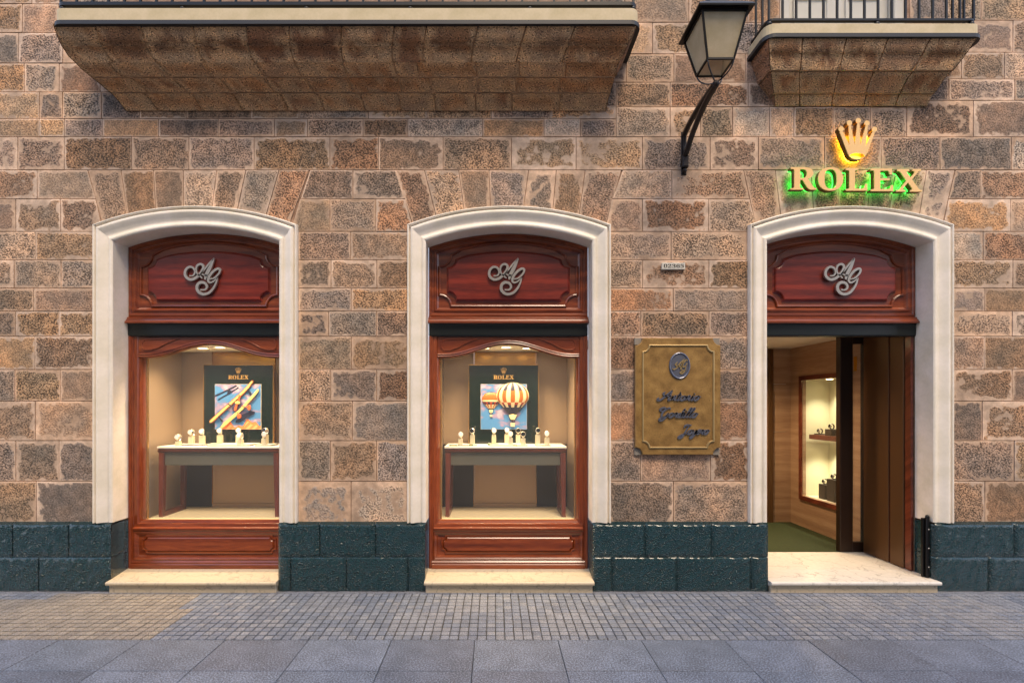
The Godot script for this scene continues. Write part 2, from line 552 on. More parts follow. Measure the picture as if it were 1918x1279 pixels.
# the skin of the wall: shelly pitted stone where each stone is bare, trowelled mortar smeared over its rims
func paint_wall() -> void:
	var w := int(TEX.x); var h := int(TEX.y)
	var fine := noise_image(0.30, 2, 3)
	var pit_grain := noise_image(0.47, 1, 17)
	var flat := noise_image(0.24, 2, 4, 1.5)
	var mid := noise_image(0.050, 3, 8)
	var broad := noise_image(0.012, 3, 5)
	var img := PackedByteArray(); img.resize(w * h * 3)
	var hgt := PackedByteArray(); hgt.resize(w * h)
	hgt.fill(90)
	var base := [150, 122, 102]
	for i in w * h:
		img[i * 3] = base[0]; img[i * 3 + 1] = base[1]; img[i * 3 + 2] = base[2]
	for s in stones:
		var q: PackedVector2Array = s[0]
		var p := []
		var lo := Vector2(1e9, 1e9); var hi := -lo
		for v in q:
			var t := Vector2((v.x - TEX_AT.x) / TEX_M, (TEX_AT.y - v.y) / TEX_M)
			p.append(t); lo = lo.min(t); hi = hi.max(t)
		var nr := []
		for e in 4:
			var d: Vector2 = (p[(e + 1) % 4] - p[e]).normalized()
			var nn := Vector2(d.y, -d.x)
			nr.append([nn.x, nn.y, nn.dot(p[e])])
		var size := minf(hi.x - lo.x, hi.y - lo.y) * 0.5
		var thr: float = (1.0 - s[1]) * 0.95
		var F: Color = s[2]; var R: Color = s[3]; var pit: float = s[4]
		var lam := rng.randf() < 0.45          # some stones are laminated
		var lift := Vector2(rng.randf_range(-1, 1), rng.randf_range(-1, 1)) * 0.35
		var warm := rng.randf_range(-0.03, 0.05)
		var A: Array = nr[0]; var B: Array = nr[1]; var C: Array = nr[2]; var D: Array = nr[3]
		var cx := (lo.x + hi.x) / 2; var cy := (lo.y + hi.y) / 2
		var grain := flat if lam else fine
		for y in range(maxi(0, int(lo.y)), mini(h, int(hi.y) + 1)):
			for x in range(maxi(0, int(lo.x)), mini(w, int(hi.x) + 1)):
				var d := minf(minf(A[0] * x + A[1] * y - A[2], B[0] * x + B[1] * y - B[2]), minf(C[0] * x + C[1] * y - C[2], D[0] * x + D[1] * y - D[2]))
				if d < -1.0: continue
				var i := y * w + x
				var f := grain[i] / 255.0 * 0.72 + pit_grain[i] / 255.0 * 0.28
				var m := mid[i] / 255.0 - 0.5
				var b := broad[i] / 255.0 - 0.5
				var val := minf(d / size * 2.1, 0.8) + m * 1.1 + b * 0.7 + (f - 0.5) * 0.4 + lift.x * (x - cx) / size * 0.35 + lift.y * (y - cy) / size * 0.5
				var k := smoothstep(thr - 0.10, thr + 0.14, val)
				if d < 3.0: k *= smoothstep(0.5, 3.0, d)
				var v := 0.98 + 0.62 * (f - 0.5) + 0.26 * m + 0.34 * b
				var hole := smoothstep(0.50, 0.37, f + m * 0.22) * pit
				v = lerpf(v, 0.33, hole * 0.85)  # darkens the holes in the colour too, as shade inside them
				v = lerpf(v, 1.26, smoothstep(0.60, 0.76, f) * 0.6 * pit)
				var u := 0.97 + 0.30 * m + 0.34 * b + 0.14 * (f - 0.5)
				var wr := warm + b * 0.12
				img[i * 3] = int(clampf(lerpf(R.r * u, F.r * v * (1.0 + wr), k), 0.0, 1.0) * 255.0)
				img[i * 3 + 1] = int(clampf(lerpf(R.g * u, F.g * v, k), 0.0, 1.0) * 255.0)
				img[i * 3 + 2] = int(clampf(lerpf(R.b * u, F.b * v * (1.0 - wr), k), 0.0, 1.0) * 255.0)
				hgt[i] = int(clampf(0.44 + 0.10 * m + (0.12 + 0.5 * (f - 0.5) + 0.2 * m - hole * 0.42) * k, 0.0, 1.0) * 255.0)
	wall_height = hgt
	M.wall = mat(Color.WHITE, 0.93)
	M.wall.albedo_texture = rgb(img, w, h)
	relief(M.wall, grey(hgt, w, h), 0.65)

func wall_uv(x: float, y: float) -> Vector2:
	return Vector2((x - TEX_AT.x) / TEX_M / TEX.x, (TEX_AT.y - y) / TEX_M / TEX.y)

func wall_relief(x: float, y: float) -> float:
	var px := int((x - TEX_AT.x) / TEX_M); var py := int((TEX_AT.y - y) / TEX_M)
	var sum := 0.0
	for dy in [-2, 0, 2]:
		for dx in [-2, 0, 2]: sum += wall_height[clampi(py + dy, 0, int(TEX.y) - 1) * int(TEX.x) + clampi(px + dx, 0, int(TEX.x) - 1)]
	return sum / 9.0 / 255.0

# one stone: an uneven face with rounded arrises, set off by a narrow joint
func stone_block(parent: Node, s: Array) -> void:
	var q := inset(s[0], 0.0034)
	var wd := q[0].distance_to(q[1]); var ht := q[1].distance_to(q[2])
	var nx := clampi(int(wd / 0.032), 4, 18); var ny := clampi(int(ht / 0.032), 4, 10)
	var lift := rng.randf_range(0.0, 0.006)
	var tilt := Vector2(rng.randf_range(-0.003, 0.003), rng.randf_range(-0.003, 0.003))
	var st := begin()
	st.set_smooth_group(0)
	var at := func(i: int, j: int) -> Vector3:
		var u := clampf((i - 1.0) / nx, 0.0, 1.0); var v := clampf((j - 1.0) / ny, 0.0, 1.0)
		var p: Vector2 = q[0].lerp(q[1], u).lerp(q[3].lerp(q[2], u), v)
		if i == 0 or j == 0 or i == nx + 2 or j == ny + 2: return Vector3(p.x, p.y, -0.004)
		var e := minf(minf(u, 1 - u) * wd, minf(v, 1 - v) * ht)
		return Vector3(p.x, p.y, 0.0055 + 0.001 * smoothstep(0.0, 0.006, e) + lift * 0.6 + tilt.x * (u - 0.5) + tilt.y * (v - 0.5) + 0.022 * (wall_relief(p.x, p.y) - 0.45) * smoothstep(0.0, 0.02, e))
	var g := []
	for i in nx + 3:
		var c := []
		for j in ny + 3: c.append(at.call(i, j))
		g.append(c)
	for i in nx + 2:
		for j in ny + 2:
			st.set_smooth_group(0xFFFFFFFF if i == 0 or j == 0 or i == nx + 1 or j == ny + 1 else 0)
			for v in [g[i][j], g[i][j + 1], g[i + 1][j + 1], g[i][j], g[i + 1][j + 1], g[i + 1][j]]:
				st.set_uv(wall_uv(v.x, v.y))
				st.add_vertex(v)
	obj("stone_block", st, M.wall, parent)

func build_wall(b: Node3D) -> void:
	col = lin(176, 146, 124)
	uvs = 0.8
	var st := begin()
	var x0 := -5.05; var x1 := 5.35; var top := 6.2
	var edges := [x0]
	for c in [WIN_A, WIN_B, DOOR]: edges.append_array([c - HW - 0.07, c + HW + 0.07])
	edges.append(x1)
	for i in range(0, edges.size(), 2): bx(st, edges[i], edges[i + 1], -0.02, 3.5, -0.32, 0.0, 0.0)
	for c in [WIN_A, WIN_B, DOOR]:
		var p := PackedVector2Array([Vector2(c + HW + 0.07, 3.5), Vector2(c - HW - 0.07, 3.5)])
		for k in 13:
			var x := lerpf(-HW - 0.07, HW + 0.07, k / 12.0)
			p.append(Vector2(c + x, arch_y(x, HW + 0.07, ARC_SIDE + 0.05, ARC_TOP + 0.06)))
		loft(st, p, [[0, -0.32], [0, 0]], true, true)
	# the storey above, with the opening of the balcony door
	var d0 := sx(1462.0); var d1 := sx(1700.0)
	bx(st, x0, d0, 3.5, top, -0.32, 0.0, 0.0)
	bx(st, d1, x1, 3.5, top, -0.32, 0.0, 0.0)
	bx(st, d0, d1, 3.5, 4.62, -0.32, 0.0, 0.0)
	bx(st, d0, d1, 6.05, top, -0.32, 0.0, 0.0)
	col = Color.WHITE
	var wall := obj("wall", st, M.mortar, b)
	wall.set_meta("label", "pitted brown stone wall with pinkish mortar joints")
	# below the arches: four piers
	var ys := [373, 434, 487, 540, 583, 630, 692, 751, 825, 901, 984]
	var odd := [[-104, -19, 66, 181], [-144, -59, 27, 112, 181]]
	var two := [[559, 659, 768], [559, 618, 703, 768]]
	var three := [[1140, 1259, 1403], [1140, 1202, 1330, 1403]]
	var four := [[1780, 1842, 1958, 2070], [1780, 1898, 2012, 2090]]
	for i in range(1, ys.size() - 1):
		var k := (i + 1) % 2
		for s in [odd, two, three, four]:
			var j: Array = s[k].duplicate()
			for n in range(1, j.size() - 1): j[n] += rng.randf_range(-3, 3)
			course(ys[i], ys[i + 1], j)
	# springing course and the arches
	course(373, 434, [-144, -55, 30, 114, 180], 0, 12)
	course(373, 434, [562, 618, 704, 759], -18, 17)
	course(373, 434, [1146, 1203, 1327, 1404], -14, 16)
	course(373, 434, [1776, 1892, 2006, 2090], -12, 0)
	course(319, 373, [-120, -40, 70, 164], 0, 16)
	course(319, 373, [581, 661, 742], -18, 17)
	course(319, 373, [1166, 1258, 1393], -20, 11)
	course(319, 373, [1789, 1837, 1960, 2080], -13, 0)
	var arches := [
		[[165, 227, 287.5, 343.5, 406, 461, 523, 579], [193, 240, 292, 343.5, 397, 444, 497.5, 540], [424, 408, 398, 394, 394, 398, 408, 426]],
		[[740, 795, 859, 916, 990, 1042, 1096, 1164], [775, 818, 870, 919, 980, 1035, 1084, 1133], [426, 410, 398, 394, 394, 398, 408, 424]],
		[[1393, 1452, 1519, 1569, 1632, 1678, 1735, 1788], [1416, 1463, 1524, 1571, 1624, 1665, 1721, 1764], [424, 410, 400, 396, 396, 398, 408, 424]]]
	for a in arches:
		for i in 7:
			var t := stone_tint()
			add_stone([Vector2(sx(a[1][i]), sy(a[2][i])), Vector2(sx(a[1][i + 1]), sy(a[2][i + 1])), Vector2(sx(a[0][i + 1]), sy(319)), Vector2(sx(a[0][i]), sy(319))], t)
	# full courses under the balconies
	course(257, 319, [-120, -30, 34, 121, 247, 354, 476, 618, 709, 830, 958, 1079, 1203, 1330, 1420, 1544, 1650, 1760, 1894, 1990, 2090])
	course(223, 257, [-100, -20, 74, 121, 193, 297, 409, 514, 576, 680, 764, 904, 1019, 1087, 1154])
	course(201, 257, [1154, 1255, 1312, 1372, 1441, 1487, 1560, 1630, 1698])
	course(189, 257, [1698, 1823, 1940, 2090])
	course(184, 223, [262, 350, 470, 560, 690, 800, 920, 1030, 1154])
	# beside the balconies
	course(173, 223, [-90, -10, 74, 118, 190, 262])
	course(119, 173, [-130, -40, 46, 111, 188, 250])
	course(62, 119, [-120, -50, 35, 118, 210])
	course(8, 62, [-140, -45, 42, 110, 200])
	course(-46, 8, [-120, -30, 60, 150, 230])
	course(155, 201, [1120, 1154, 1255, 1401, 1470])
	course(102, 155, [1100, 1173, 1262, 1396, 1460])
	course(43, 102, [1110, 1222, 1330, 1440])
	course(-16, 43, [1100, 1170, 1290, 1400, 1460])
	course(-80, -16, [1110, 1222, 1330, 1460])
	course(149, 189, [1720, 1777, 1900, 2000, 2090])
	course(99, 149, [1730, 1800, 1881, 1980, 2090])
	course(39, 99, [1740, 1800, 1897, 2000, 2090])
	course(-20, 39, [1704, 1770, 1837, 1950, 2090])
	course(-80, -20, [1704, 1800, 1900, 2000, 2090])
	paint_wall()
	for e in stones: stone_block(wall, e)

func build_plinth(b: Node3D) -> void:
	var runs := [[-5.05, WIN_A - HW, [20, 125], [-60, 69]], [WIN_A + HW, WIN_B - HW, [597, 702], [542, 647, 763]], [WIN_B + HW, DOOR - HW, [1209, 1334], [1147, 1269, 1408]], [DOOR + HW, 5.35, [1903, 2010], [1854, 1960]]]
	for r in runs:
		uvs = 1.4
		var st := begin()
		bx(st, r[0] + 0.012, r[1] - 0.012, -0.02, 0.55, -0.16, 0.036, 0.004)
		var pl := obj("plinth", st, M.plinth, b)
		pl.set_meta("label", "glossy dark teal painted stone plinth")
		for row in 2:
			var js := [r[0]]
			for j in r[2 + row]: js.append(sx(j, 0.05))
			js.append(r[1])
			var y0 := 0.2905 if row == 0 else -0.01
			var y1 := 0.578 if row == 0 else 0.286
			for i in js.size() - 1:
				plinth_block(pl, js[i] + 0.0016, js[i + 1] - 0.0016, y0, y1, row == 0)

func plinth_block(parent: Node, x0: float, x1: float, y0: float, y1: float, top: bool) -> void:
	var st := begin()
	uvo = Vector2(rng.randf(), rng.randf())
	uvs = 1.5
	sg = 0
	var nx := maxi(3, int((x1 - x0) / 0.022))
	var ny := 13
	var g := []
	for i in nx + 1:
		var c := []
		for j in ny + 1:
			var u := float(i) / nx; var v := float(j) / ny
			var e := minf(minf(u * (x1 - x0), (1 - u) * (x1 - x0)), minf(v * (y1 - y0), (1 - v) * (y1 - y0)))
			var z := 0.042 + 0.010 * smoothstep(0.0, 0.025, e) + (rng.randf_range(-0.007, 0.007) if e > 0.01 else 0.0)
			c.append(Vector3(lerpf(x0, x1, u), lerpf(y0, y1, v) - (0.02 if top and j == ny else 0.0), z))
		g.append(c)
	for i in nx:
		for j in ny: quad(st, g[i][j], g[i][j + 1], g[i + 1][j + 1], g[i + 1][j])
	# top weathering and returns
	for i in nx:
		var zb := -0.165 if top else 0.02
		var yb := y1 if top else y1
		var p0: Vector3 = g[i][ny]; var p1: Vector3 = g[i + 1][ny]
		quad(st, p0, Vector3(p0.x, yb, 0.018), Vector3(p1.x, yb, 0.018), p1)
		quad(st, Vector3(p0.x, yb, 0.018), Vector3(p0.x, yb, zb), Vector3(p1.x, yb, zb), Vector3(p1.x, yb, 0.018))
	for j in ny:
		for i in [0, nx]:
			var p0: Vector3 = g[i][j]; var p1: Vector3 = g[i][j + 1]
			quad(st, p0, Vector3(p0.x, p0.y, -0.165), Vector3(p1.x, p1.y, -0.165), p1)
	obj("plinth_block", st, M.plinth, parent)
	sg = -1

func build_surround(b: Node3D, cx: float) -> void:
	# arched plaster surround: the profile runs from the wall over a bead and a hollow to the edge and back into the reveal
	var prof := [[1.0, -0.01], [1.0, 0.026], [0.985, 0.044], [0.95, 0.053], [0.905, 0.050], [0.875, 0.036], [0.86, 0.020], [0.835, 0.022], [0.80, 0.046], [0.74, 0.056], [0.64, 0.052], [0.50, 0.036], [0.34, 0.024], [0.22, 0.020], [0.20, 0.028], [0.12, 0.031], [0.04, 0.030], [0.0, 0.022], [0.0, -0.158]]
	var path := []
	var oh := 0.862
	var os := sy(423.0); var ot := sy(388.5)
	path.append([Vector2(cx - HW, 0.574), Vector2(cx - oh, 0.574)])
	path.append([Vector2(cx - HW, 1.8), Vector2(cx - oh, 1.8)])
	for k in 33:
		var t := lerpf(-1, 1, k / 32.0)
		path.append([Vector2(cx + t * HW, arch_y(t * HW, HW, ARC_SIDE, ARC_TOP)), Vector2(cx + t * oh, arch_y(t * oh, oh, os, ot))])
	path.append([Vector2(cx + HW, 1.8), Vector2(cx + oh, 1.8)])
	path.append([Vector2(cx + HW, 0.574), Vector2(cx + oh, 0.574)])
	var st := begin()
	for i in path.size() - 1:
		sg = 1 if i < 2 else (3 if i > path.size() - 4 else 2)
		for k in prof.size() - 1:
			if k == prof.size() - 2: sg = -1
			var f := func(e: Array, pr: Array) -> Vector3:
				var v: Vector2 = e[0].lerp(e[1], pr[0])
				return Vector3(v.x, v.y, pr[1])
			quad(st, f.call(path[i], prof[k]), f.call(path[i + 1], prof[k]), f.call(path[i + 1], prof[k + 1]), f.call(path[i], prof[k + 1]))
	sg = -1
	obj("arched_surround", st, M.plaster, b)

func build_balcony(b: Node3D, label: String, lv: Array, slab: Array, cols: Array, rows: Array, feet: Array, bars: bool) -> void:
	var ry := 0.050 if bars else 0.048
	# lv: [height, projection, left, right] of the corbel from top to bottom; rows: first and last level of each course of corbel stones
	var n := part("balcony", b, label)
	slope = true
	var pos := func(k: int, t: float, off := 0.0) -> Vector3:
		var l: Array = lv[k]
		return Vector3(lerpf(l[2], l[3], t), l[0] + off * 0.4, l[1] - off)
	uvs = 1.0
	col = lin(232, 190, 150)
	var st := begin()
	for k in lv.size() - 1:
		quad(st, pos.call(k, 0.0, 0.011), pos.call(k, 1.0, 0.011), pos.call(k + 1, 1.0, 0.011), pos.call(k + 1, 0.0, 0.011))
		for t in [0.01, 0.99]:
			var p: Vector3 = pos.call(k, t, 0.012); var q: Vector3 = pos.call(k + 1, t, 0.012)
			quad(st, p, q, Vector3(q.x, q.y, -0.02), Vector3(p.x, p.y, -0.02))
	obj("corbel_core", st, M.mortar, n)
	var w: float = lv[0][3] - lv[0][2]
	var blot := FastNoiseLite.new()
	blot.seed = 77
	blot.frequency = 0.35
	blot.fractal_octaves = 3
	for r in rows.size():
		var ts := [0.0]
		for c in cols: ts.append(clampf((sx(c, lv[0][1]) - lv[0][2]) / w + (0.0 if r == 0 else rng.randf_range(-0.012, 0.012)), 0.02, 0.98))
		ts.append(1.0)
		for i in ts.size() - 1:
			uvo = Vector2(rng.randf(), rng.randf())
			var pick := rng.randf()
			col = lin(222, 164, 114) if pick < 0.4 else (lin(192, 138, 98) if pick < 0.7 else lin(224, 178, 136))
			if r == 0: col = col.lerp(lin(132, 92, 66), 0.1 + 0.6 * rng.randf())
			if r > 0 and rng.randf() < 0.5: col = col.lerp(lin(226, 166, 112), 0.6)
			var s2 := begin()
			sg = 0
			var g := 0.0055 / w
			var t0: float = ts[i] + g; var t1: float = ts[i + 1] - g
			var proud := rng.randf_range(-0.004, 0.002)
			var face := col
			var smear := lin(244, 198, 150)
			var cut := rng.randf_range(0.05, 0.85)
			var nx := maxi(3, int((t1 - t0) * w / 0.03))
			var k0: int = rows[r][0]; var k1: int = rows[r][1]
			# mortar smeared over the rims of the stone, in ragged patches
			var tone := func(ii: int, k: int) -> Color:
				var p: Vector3 = pos.call(k, lerpf(t0, t1, float(ii) / nx))
				var e := minf(minf(ii, nx - ii) / 2.0, minf(k - k0, k1 - k) * 0.8)
				var m := blot.get_noise_2d(p.x * 9.0, (p.y + p.z) * 14.0) + 0.55 * blot.get_noise_2d(p.x * 40.0 + 50.0, (p.y + p.z) * 60.0)
				return smear.lerp(face, smoothstep(cut - 0.25, cut + 0.25, minf(e, 1.0) * 0.8 + m * 1.1))
			for k in range(k0, k1):
				for n_ in nx:
					var u0 := lerpf(t0, t1, float(n_) / nx); var u1 := lerpf(t0, t1, float(n_ + 1) / nx)
					for v in [[n_, k, u0], [n_ + 1, k, u1], [n_ + 1, k + 1, u1], [n_, k, u0], [n_ + 1, k + 1, u1], [n_, k + 1, u0]]:
						col = tone.call(v[0], v[1])
						vtx(s2, pos.call(v[1], v[2], proud))
				col = smear
				for t in [t0, t1]:
					quad(s2, pos.call(k, t, proud), pos.call(k, t, 0.02), pos.call(k + 1, t, 0.02), pos.call(k + 1, t, proud))
			for k in [rows[r][0], rows[r][1]]:
				quad(s2, pos.call(k, t0, proud), pos.call(k, t1, proud), pos.call(k, t1, 0.02), pos.call(k, t0, 0.02))
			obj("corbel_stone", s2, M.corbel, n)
		for e in [0.0, 1.0]:     # the returns to the wall
			var s3 := begin()
			col = lin(190, 144, 110)
			for k in range(rows[r][0], rows[r][1]):
				var p: Vector3 = pos.call(k, e); var q: Vector3 = pos.call(k + 1, e)
				quad(s3, p, q, Vector3(q.x, q.y, -0.01), Vector3(p.x, p.y, -0.01))
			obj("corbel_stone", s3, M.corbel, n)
	sg = -1
	slope = false
	col = Color.WHITE
	# slab with its rounded front corners, lead edge below and iron rail above
	var x0: float = slab[0]; var x1: float = slab[1]; var y0: float = slab[2]; var y1: float = slab[3]; var z1: float = slab[4]
	var plan := func(d: float) -> PackedVector2Array:
		var p := PackedVector2Array([Vector2(x0 - d, -0.02)])
		var r := 0.07 + d
		for k in 6: p.append(Vector2(x0 + 0.07, z1 - 0.07) + Vector2(-cos(k * PI / 10), sin(k * PI / 10)) * r)
		for k in 6: p.append(Vector2(x1 - 0.07, z1 - 0.07) + Vector2(sin(k * PI / 10), cos(k * PI / 10)) * r)
		p.append(Vector2(x1 + d, -0.02))
		return p
	for s in [["slab", y0 + 0.028, y1, 0.0, M.cream], ["lead_edge", y0 - 0.004, y0 + 0.026, 0.014, M.lead]]:
		var ss := begin()
		var p: PackedVector2Array = plan.call(s[3])
		var q := []
		for v in p: q.append(v)
		along_y(ss, q, s[1], s[2])
		obj(s[0], ss, s[4], n)
	var rail := []
	for v in plan.call(-0.035): rail.append(Vector3(v.x, y1 + ry, maxf(v.y, 0.0)))
	var rs := begin()
	tube(rs, rail, 0.017 if bars else 0.026, 6)
	var rl := obj("bottom_rail", rs, M.iron, n)
	var ts2 := begin()
	var hi := []
	for v in rail: hi.append(v + Vector3(0, 0.92, 0))
	tube(ts2, hi, 0.022, 6)
	obj("hand_rail", ts2, M.iron, n)
	for f in feet:
		var fs := begin()
		sg = 0
		ball(fs, Vector3(f, y1 + 0.02, z1 - 0.035), 0.021, 10)
		sg = -1
		obj("ball_foot", fs, M.iron, rl.get_parent())
	if bars:
		var count := int((x1 - x0) / 0.108)
		for i in count + 1:
			var bs := begin()
			var x := lerpf(x0 + 0.04, x1 - 0.04, float(i) / count)
			bx(bs, x - 0.008, x + 0.008, y1 + ry, y1 + 0.96, z1 - 0.043, z1 - 0.027, 0.002)
			obj("baluster", bs, M.iron, n)
		for x in [x0 + 0.035, x1 - 0.035]:
			for k in 2:
				var bs := begin()
				bx(bs, x - 0.008, x + 0.008, y1 + ry, y1 + 0.96, 0.05 + k * 0.1, 0.066 + k * 0.1, 0.002)
				obj("baluster", bs, M.iron, n)
	else:
		var count := int((x1 - x0) / 0.125)
		for i in count + 1:
			var bs := begin()
			var x := lerpf(x0 + 0.04, x1 - 0.04, float(i) / count)
			bx(bs, x - 0.008, x + 0.008, y1 + ry, y1 + 0.96, z1 - 0.043, z1 - 0.027, 0.002)
			obj("baluster", bs, M.iron, n)

func build_balconies(b: Node3D) -> void:
	var z := 0.43
	var lv := []
	for k in [[44, 0.42, 97, 1196], [60, 0.405, 103, 1188], [76, 0.385, 109, 1180], [81, 0.365, 112, 1177], [86, 0.365, 114, 1176], [90, 0.345, 117, 1173], [104, 0.325, 126, 1167], [117, 0.30, 139, 1160], [130, 0.265, 152, 1156], [143, 0.225, 168, 1153], [146, 0.21, 172, 1152], [158, 0.16, 188, 1148], [172, 0.115, 204, 1144], [175, 0.10, 208, 1143], [190, 0.06, 222, 1139], [207, 0.022, 234, 1136]]:
		lv.append([sy(k[0], k[1]), k[1], sx(k[2], k[1]), sx(k[3], k[1])])
	build_balcony(b, "long balcony on a stepped stone corbel above both display windows", lv, [sx(96, z), sx(1199, z), sy(46, z), sy(15, z), z], [176, 262, 360, 460, 541, 640, 739, 800, 897, 988, 1080], [[0, 7], [7, 9], [10, 12], [13, 15]],
		[sx(110, z), sx(337, z), sx(571, z), sx(767, z), sx(993, z), sx(1188, z)], false)
	z = 0.28
	lv = []
	for k in [[68, 0.275, 1440, 1835], [84, 0.262, 1440, 1822], [97, 0.245, 1441, 1814], [101, 0.23, 1441, 1811], [116, 0.215, 1442, 1800], [131, 0.195, 1443, 1788], [134, 0.175, 1444, 1783], [140, 0.17, 1444, 1779], [146, 0.15, 1445, 1772], [160, 0.11, 1447, 1762], [174, 0.075, 1449, 1752], [177, 0.055, 1450, 1748], [187, 0.04, 1451, 1743], [198, 0.02, 1452, 1738]]:
		lv.append([sy(k[0], k[1]), k[1], sx(k[2], k[1]), sx(k[3], k[1])])
	build_balcony(b, "short balcony with iron balusters above the shop doorway", lv, [sx(1436, z), sx(1842, z), sy(70, z), sy(44, z), z], [1505, 1588, 1667, 1747], [[0, 5], [6, 10], [11, 13]],
		[sx(1446, z), sx(1649, z), sx(1828, z)], true)
	# balcony door
	var n := part("balcony_door", b, "white painted balcony door with grey panels")
	var d0 := sx(1462.0); var d1 := sx(1700.0)
	var st := begin()
	for x in [[d0, d0 + 0.09], [d1 - 0.09, d1]]: bx(st, x[0], x[1], 4.62, 6.05, -0.16, -0.02, 0.005)
	bx(st, d0 + 0.09, d1 - 0.09, 5.98, 6.05, -0.16, -0.02, 0.005)
	bx(st, d0, d1, 4.60, 4.635, -0.2, 0.004, 0.004)
	obj("door_frame", st, M.white_paint, n)
	var mid := (d0 + d1) / 2
	for s in [[d0 + 0.092, mid - 0.003], [mid + 0.003, d1 - 0.092]]:
		var s2 := begin()
		bx(s2, s[0], s[1], 4.637, 5.975, -0.13, -0.09, 0.004)
		obj("door_leaf", s2, M.white_paint, n)
		for y in [[4.72, 5.1], [5.2, 5.9]]:
			var s3 := begin()
			loft(s3, rect(s[0] + 0.07, s[1] - 0.07, y[0], y[1]), [[0, -0.09], [0, -0.075], [0.015, -0.075], [0.02, -0.086]])
			obj("door_panel", s3, M.white_paint, n)

# ------------------------------------------------------------------ joinery
func fascia(n: Node3D, cx: float) -> void:
	# arched head panel with a moulded frame, quarter-round corner blocks and a raised field
	uvs = 0.9
	uvo = Vector2(rng.randf(), rng.randf())
	var yb := 2.345
	var st := begin()
	var o := arch(cx, HW - 0.002, yb, ARC_SIDE + 0.004, ARC_TOP + 0.004)
	loft(st, o, [[0, -0.23], [0, -0.155], [0.008, -0.147], [0.022, -0.147], [0.028, -0.158], [0.045, -0.158], [0.052, -0.150], [0.064, -0.150], [0.072, -0.166], [0.086, -0.176]], false)
	obj("fascia_frame", st, M.wood, n)
	var s2 := begin()
	cap(s2, inset(ccw(o), 0.08), -0.176)
	obj("fascia_board", s2, M.wood, n)
	# bead that follows the hollow corners
	var s3 := begin()
	var fo := notched(cx - HW + 0.098, cx + HW - 0.098, yb + 0.098, ARC_SIDE - 0.075, 0.10, ARC_TOP - ARC_SIDE)
	loft(s3, fo, [[-0.010, -0.176], [-0.008, -0.164], [0.0, -0.160], [0.008, -0.164], [0.012, -0.182]], false)
	obj("corner_bead", s3, M.wood, n)
	uvo = Vector2(rng.randf(), rng.randf())
	var s4 := begin()
	var ro := notched(cx - 0.535, cx + 0.535, 2.492, 2.845, 0.075, 0.075)
	loft(s4, ro, [[-0.012, -0.176], [0, -0.168], [0.004, -0.156], [0.012, -0.152]])
	obj("raised_panel", s4, M.wood_red, n)
	var s5 := begin()
	var cz := [Vector2(-0.23, 2.285), Vector2(-0.105, 2.285), Vector2(-0.105, 2.297), Vector2(-0.118, 2.306), Vector2(-0.122, 2.318), Vector2(-0.132, 2.322), Vector2(-0.132, 2.334), Vector2(-0.146, 2.344), Vector2(-0.23, 2.344)]
	along_x(s5, cz, cx - HW + 0.003, cx + HW - 0.003)
	obj("cornice", s5, M.wood, n)
	# roller shutter housing
	var s6 := begin()
	along_x(s6, [Vector2(-0.23, 2.176), Vector2(-0.150, 2.176), Vector2(-0.144, 2.186), Vector2(-0.144, 2.27), Vector2(-0.135, 2.283), Vector2(-0.23, 2.283)], cx - HW + 0.004, cx + HW - 0.004)
	obj("shutter_box", s6, M.shutter, n)

func monogram(n: Node3D, k: float, z0: float, z1: float, m: Material, w := 1.0) -> void:
	# interlaced script A and G; local units are pixels of the enlarged survey, centred
	var strokes := {
		"letter_a": [[[Vector2(795, 565), Vector2(838, 560), Vector2(856, 520), Vector2(835, 478), Vector2(790, 470), Vector2(752, 510), Vector2(752, 565), Vector2(795, 603), Vector2(850, 595), Vector2(905, 550), Vector2(940, 495), Vector2(945, 455), Vector2(915, 438), Vector2(880, 455), Vector2(868, 500), Vector2(885, 545), Vector2(935, 590)], 11.0],
			[[Vector2(905, 560), Vector2(960, 495), Vector2(1010, 430), Vector2(1062, 374)], 7.0],
			[[Vector2(1058, 380), Vector2(1030, 450), Vector2(1000, 510), Vector2(975, 560), Vector2(965, 605)], 15.0],
			[[Vector2(930, 545), Vector2(965, 560), Vector2(1000, 560)], 7.0]],
		"letter_g": [[[Vector2(1010, 600), Vector2(1060, 590), Vector2(1110, 545), Vector2(1128, 500), Vector2(1100, 488), Vector2(1050, 520), Vector2(1012, 570), Vector2(998, 615), Vector2(1020, 638), Vector2(1060, 622), Vector2(1095, 588)], 10.0],
			[[Vector2(1097, 586), Vector2(1085, 640), Vector2(1050, 705), Vector2(1000, 752), Vector2(935, 762), Vector2(885, 725), Vector2(880, 670), Vector2(915, 636), Vector2(965, 645), Vector2(985, 685), Vector2(962, 715), Vector2(915, 715)], 12.0]]}
	for s in strokes:
		var st := begin()
		for q in strokes[s]:
			var p := PackedVector2Array()
			for v in curve2(q[0], 5): p.append(Vector2((v.x - 938.0) * k, (568.0 - v.y) * k))
			ribbon(st, p, q[1] * k * w, z0, z1)
		obj(s, st, m, n)

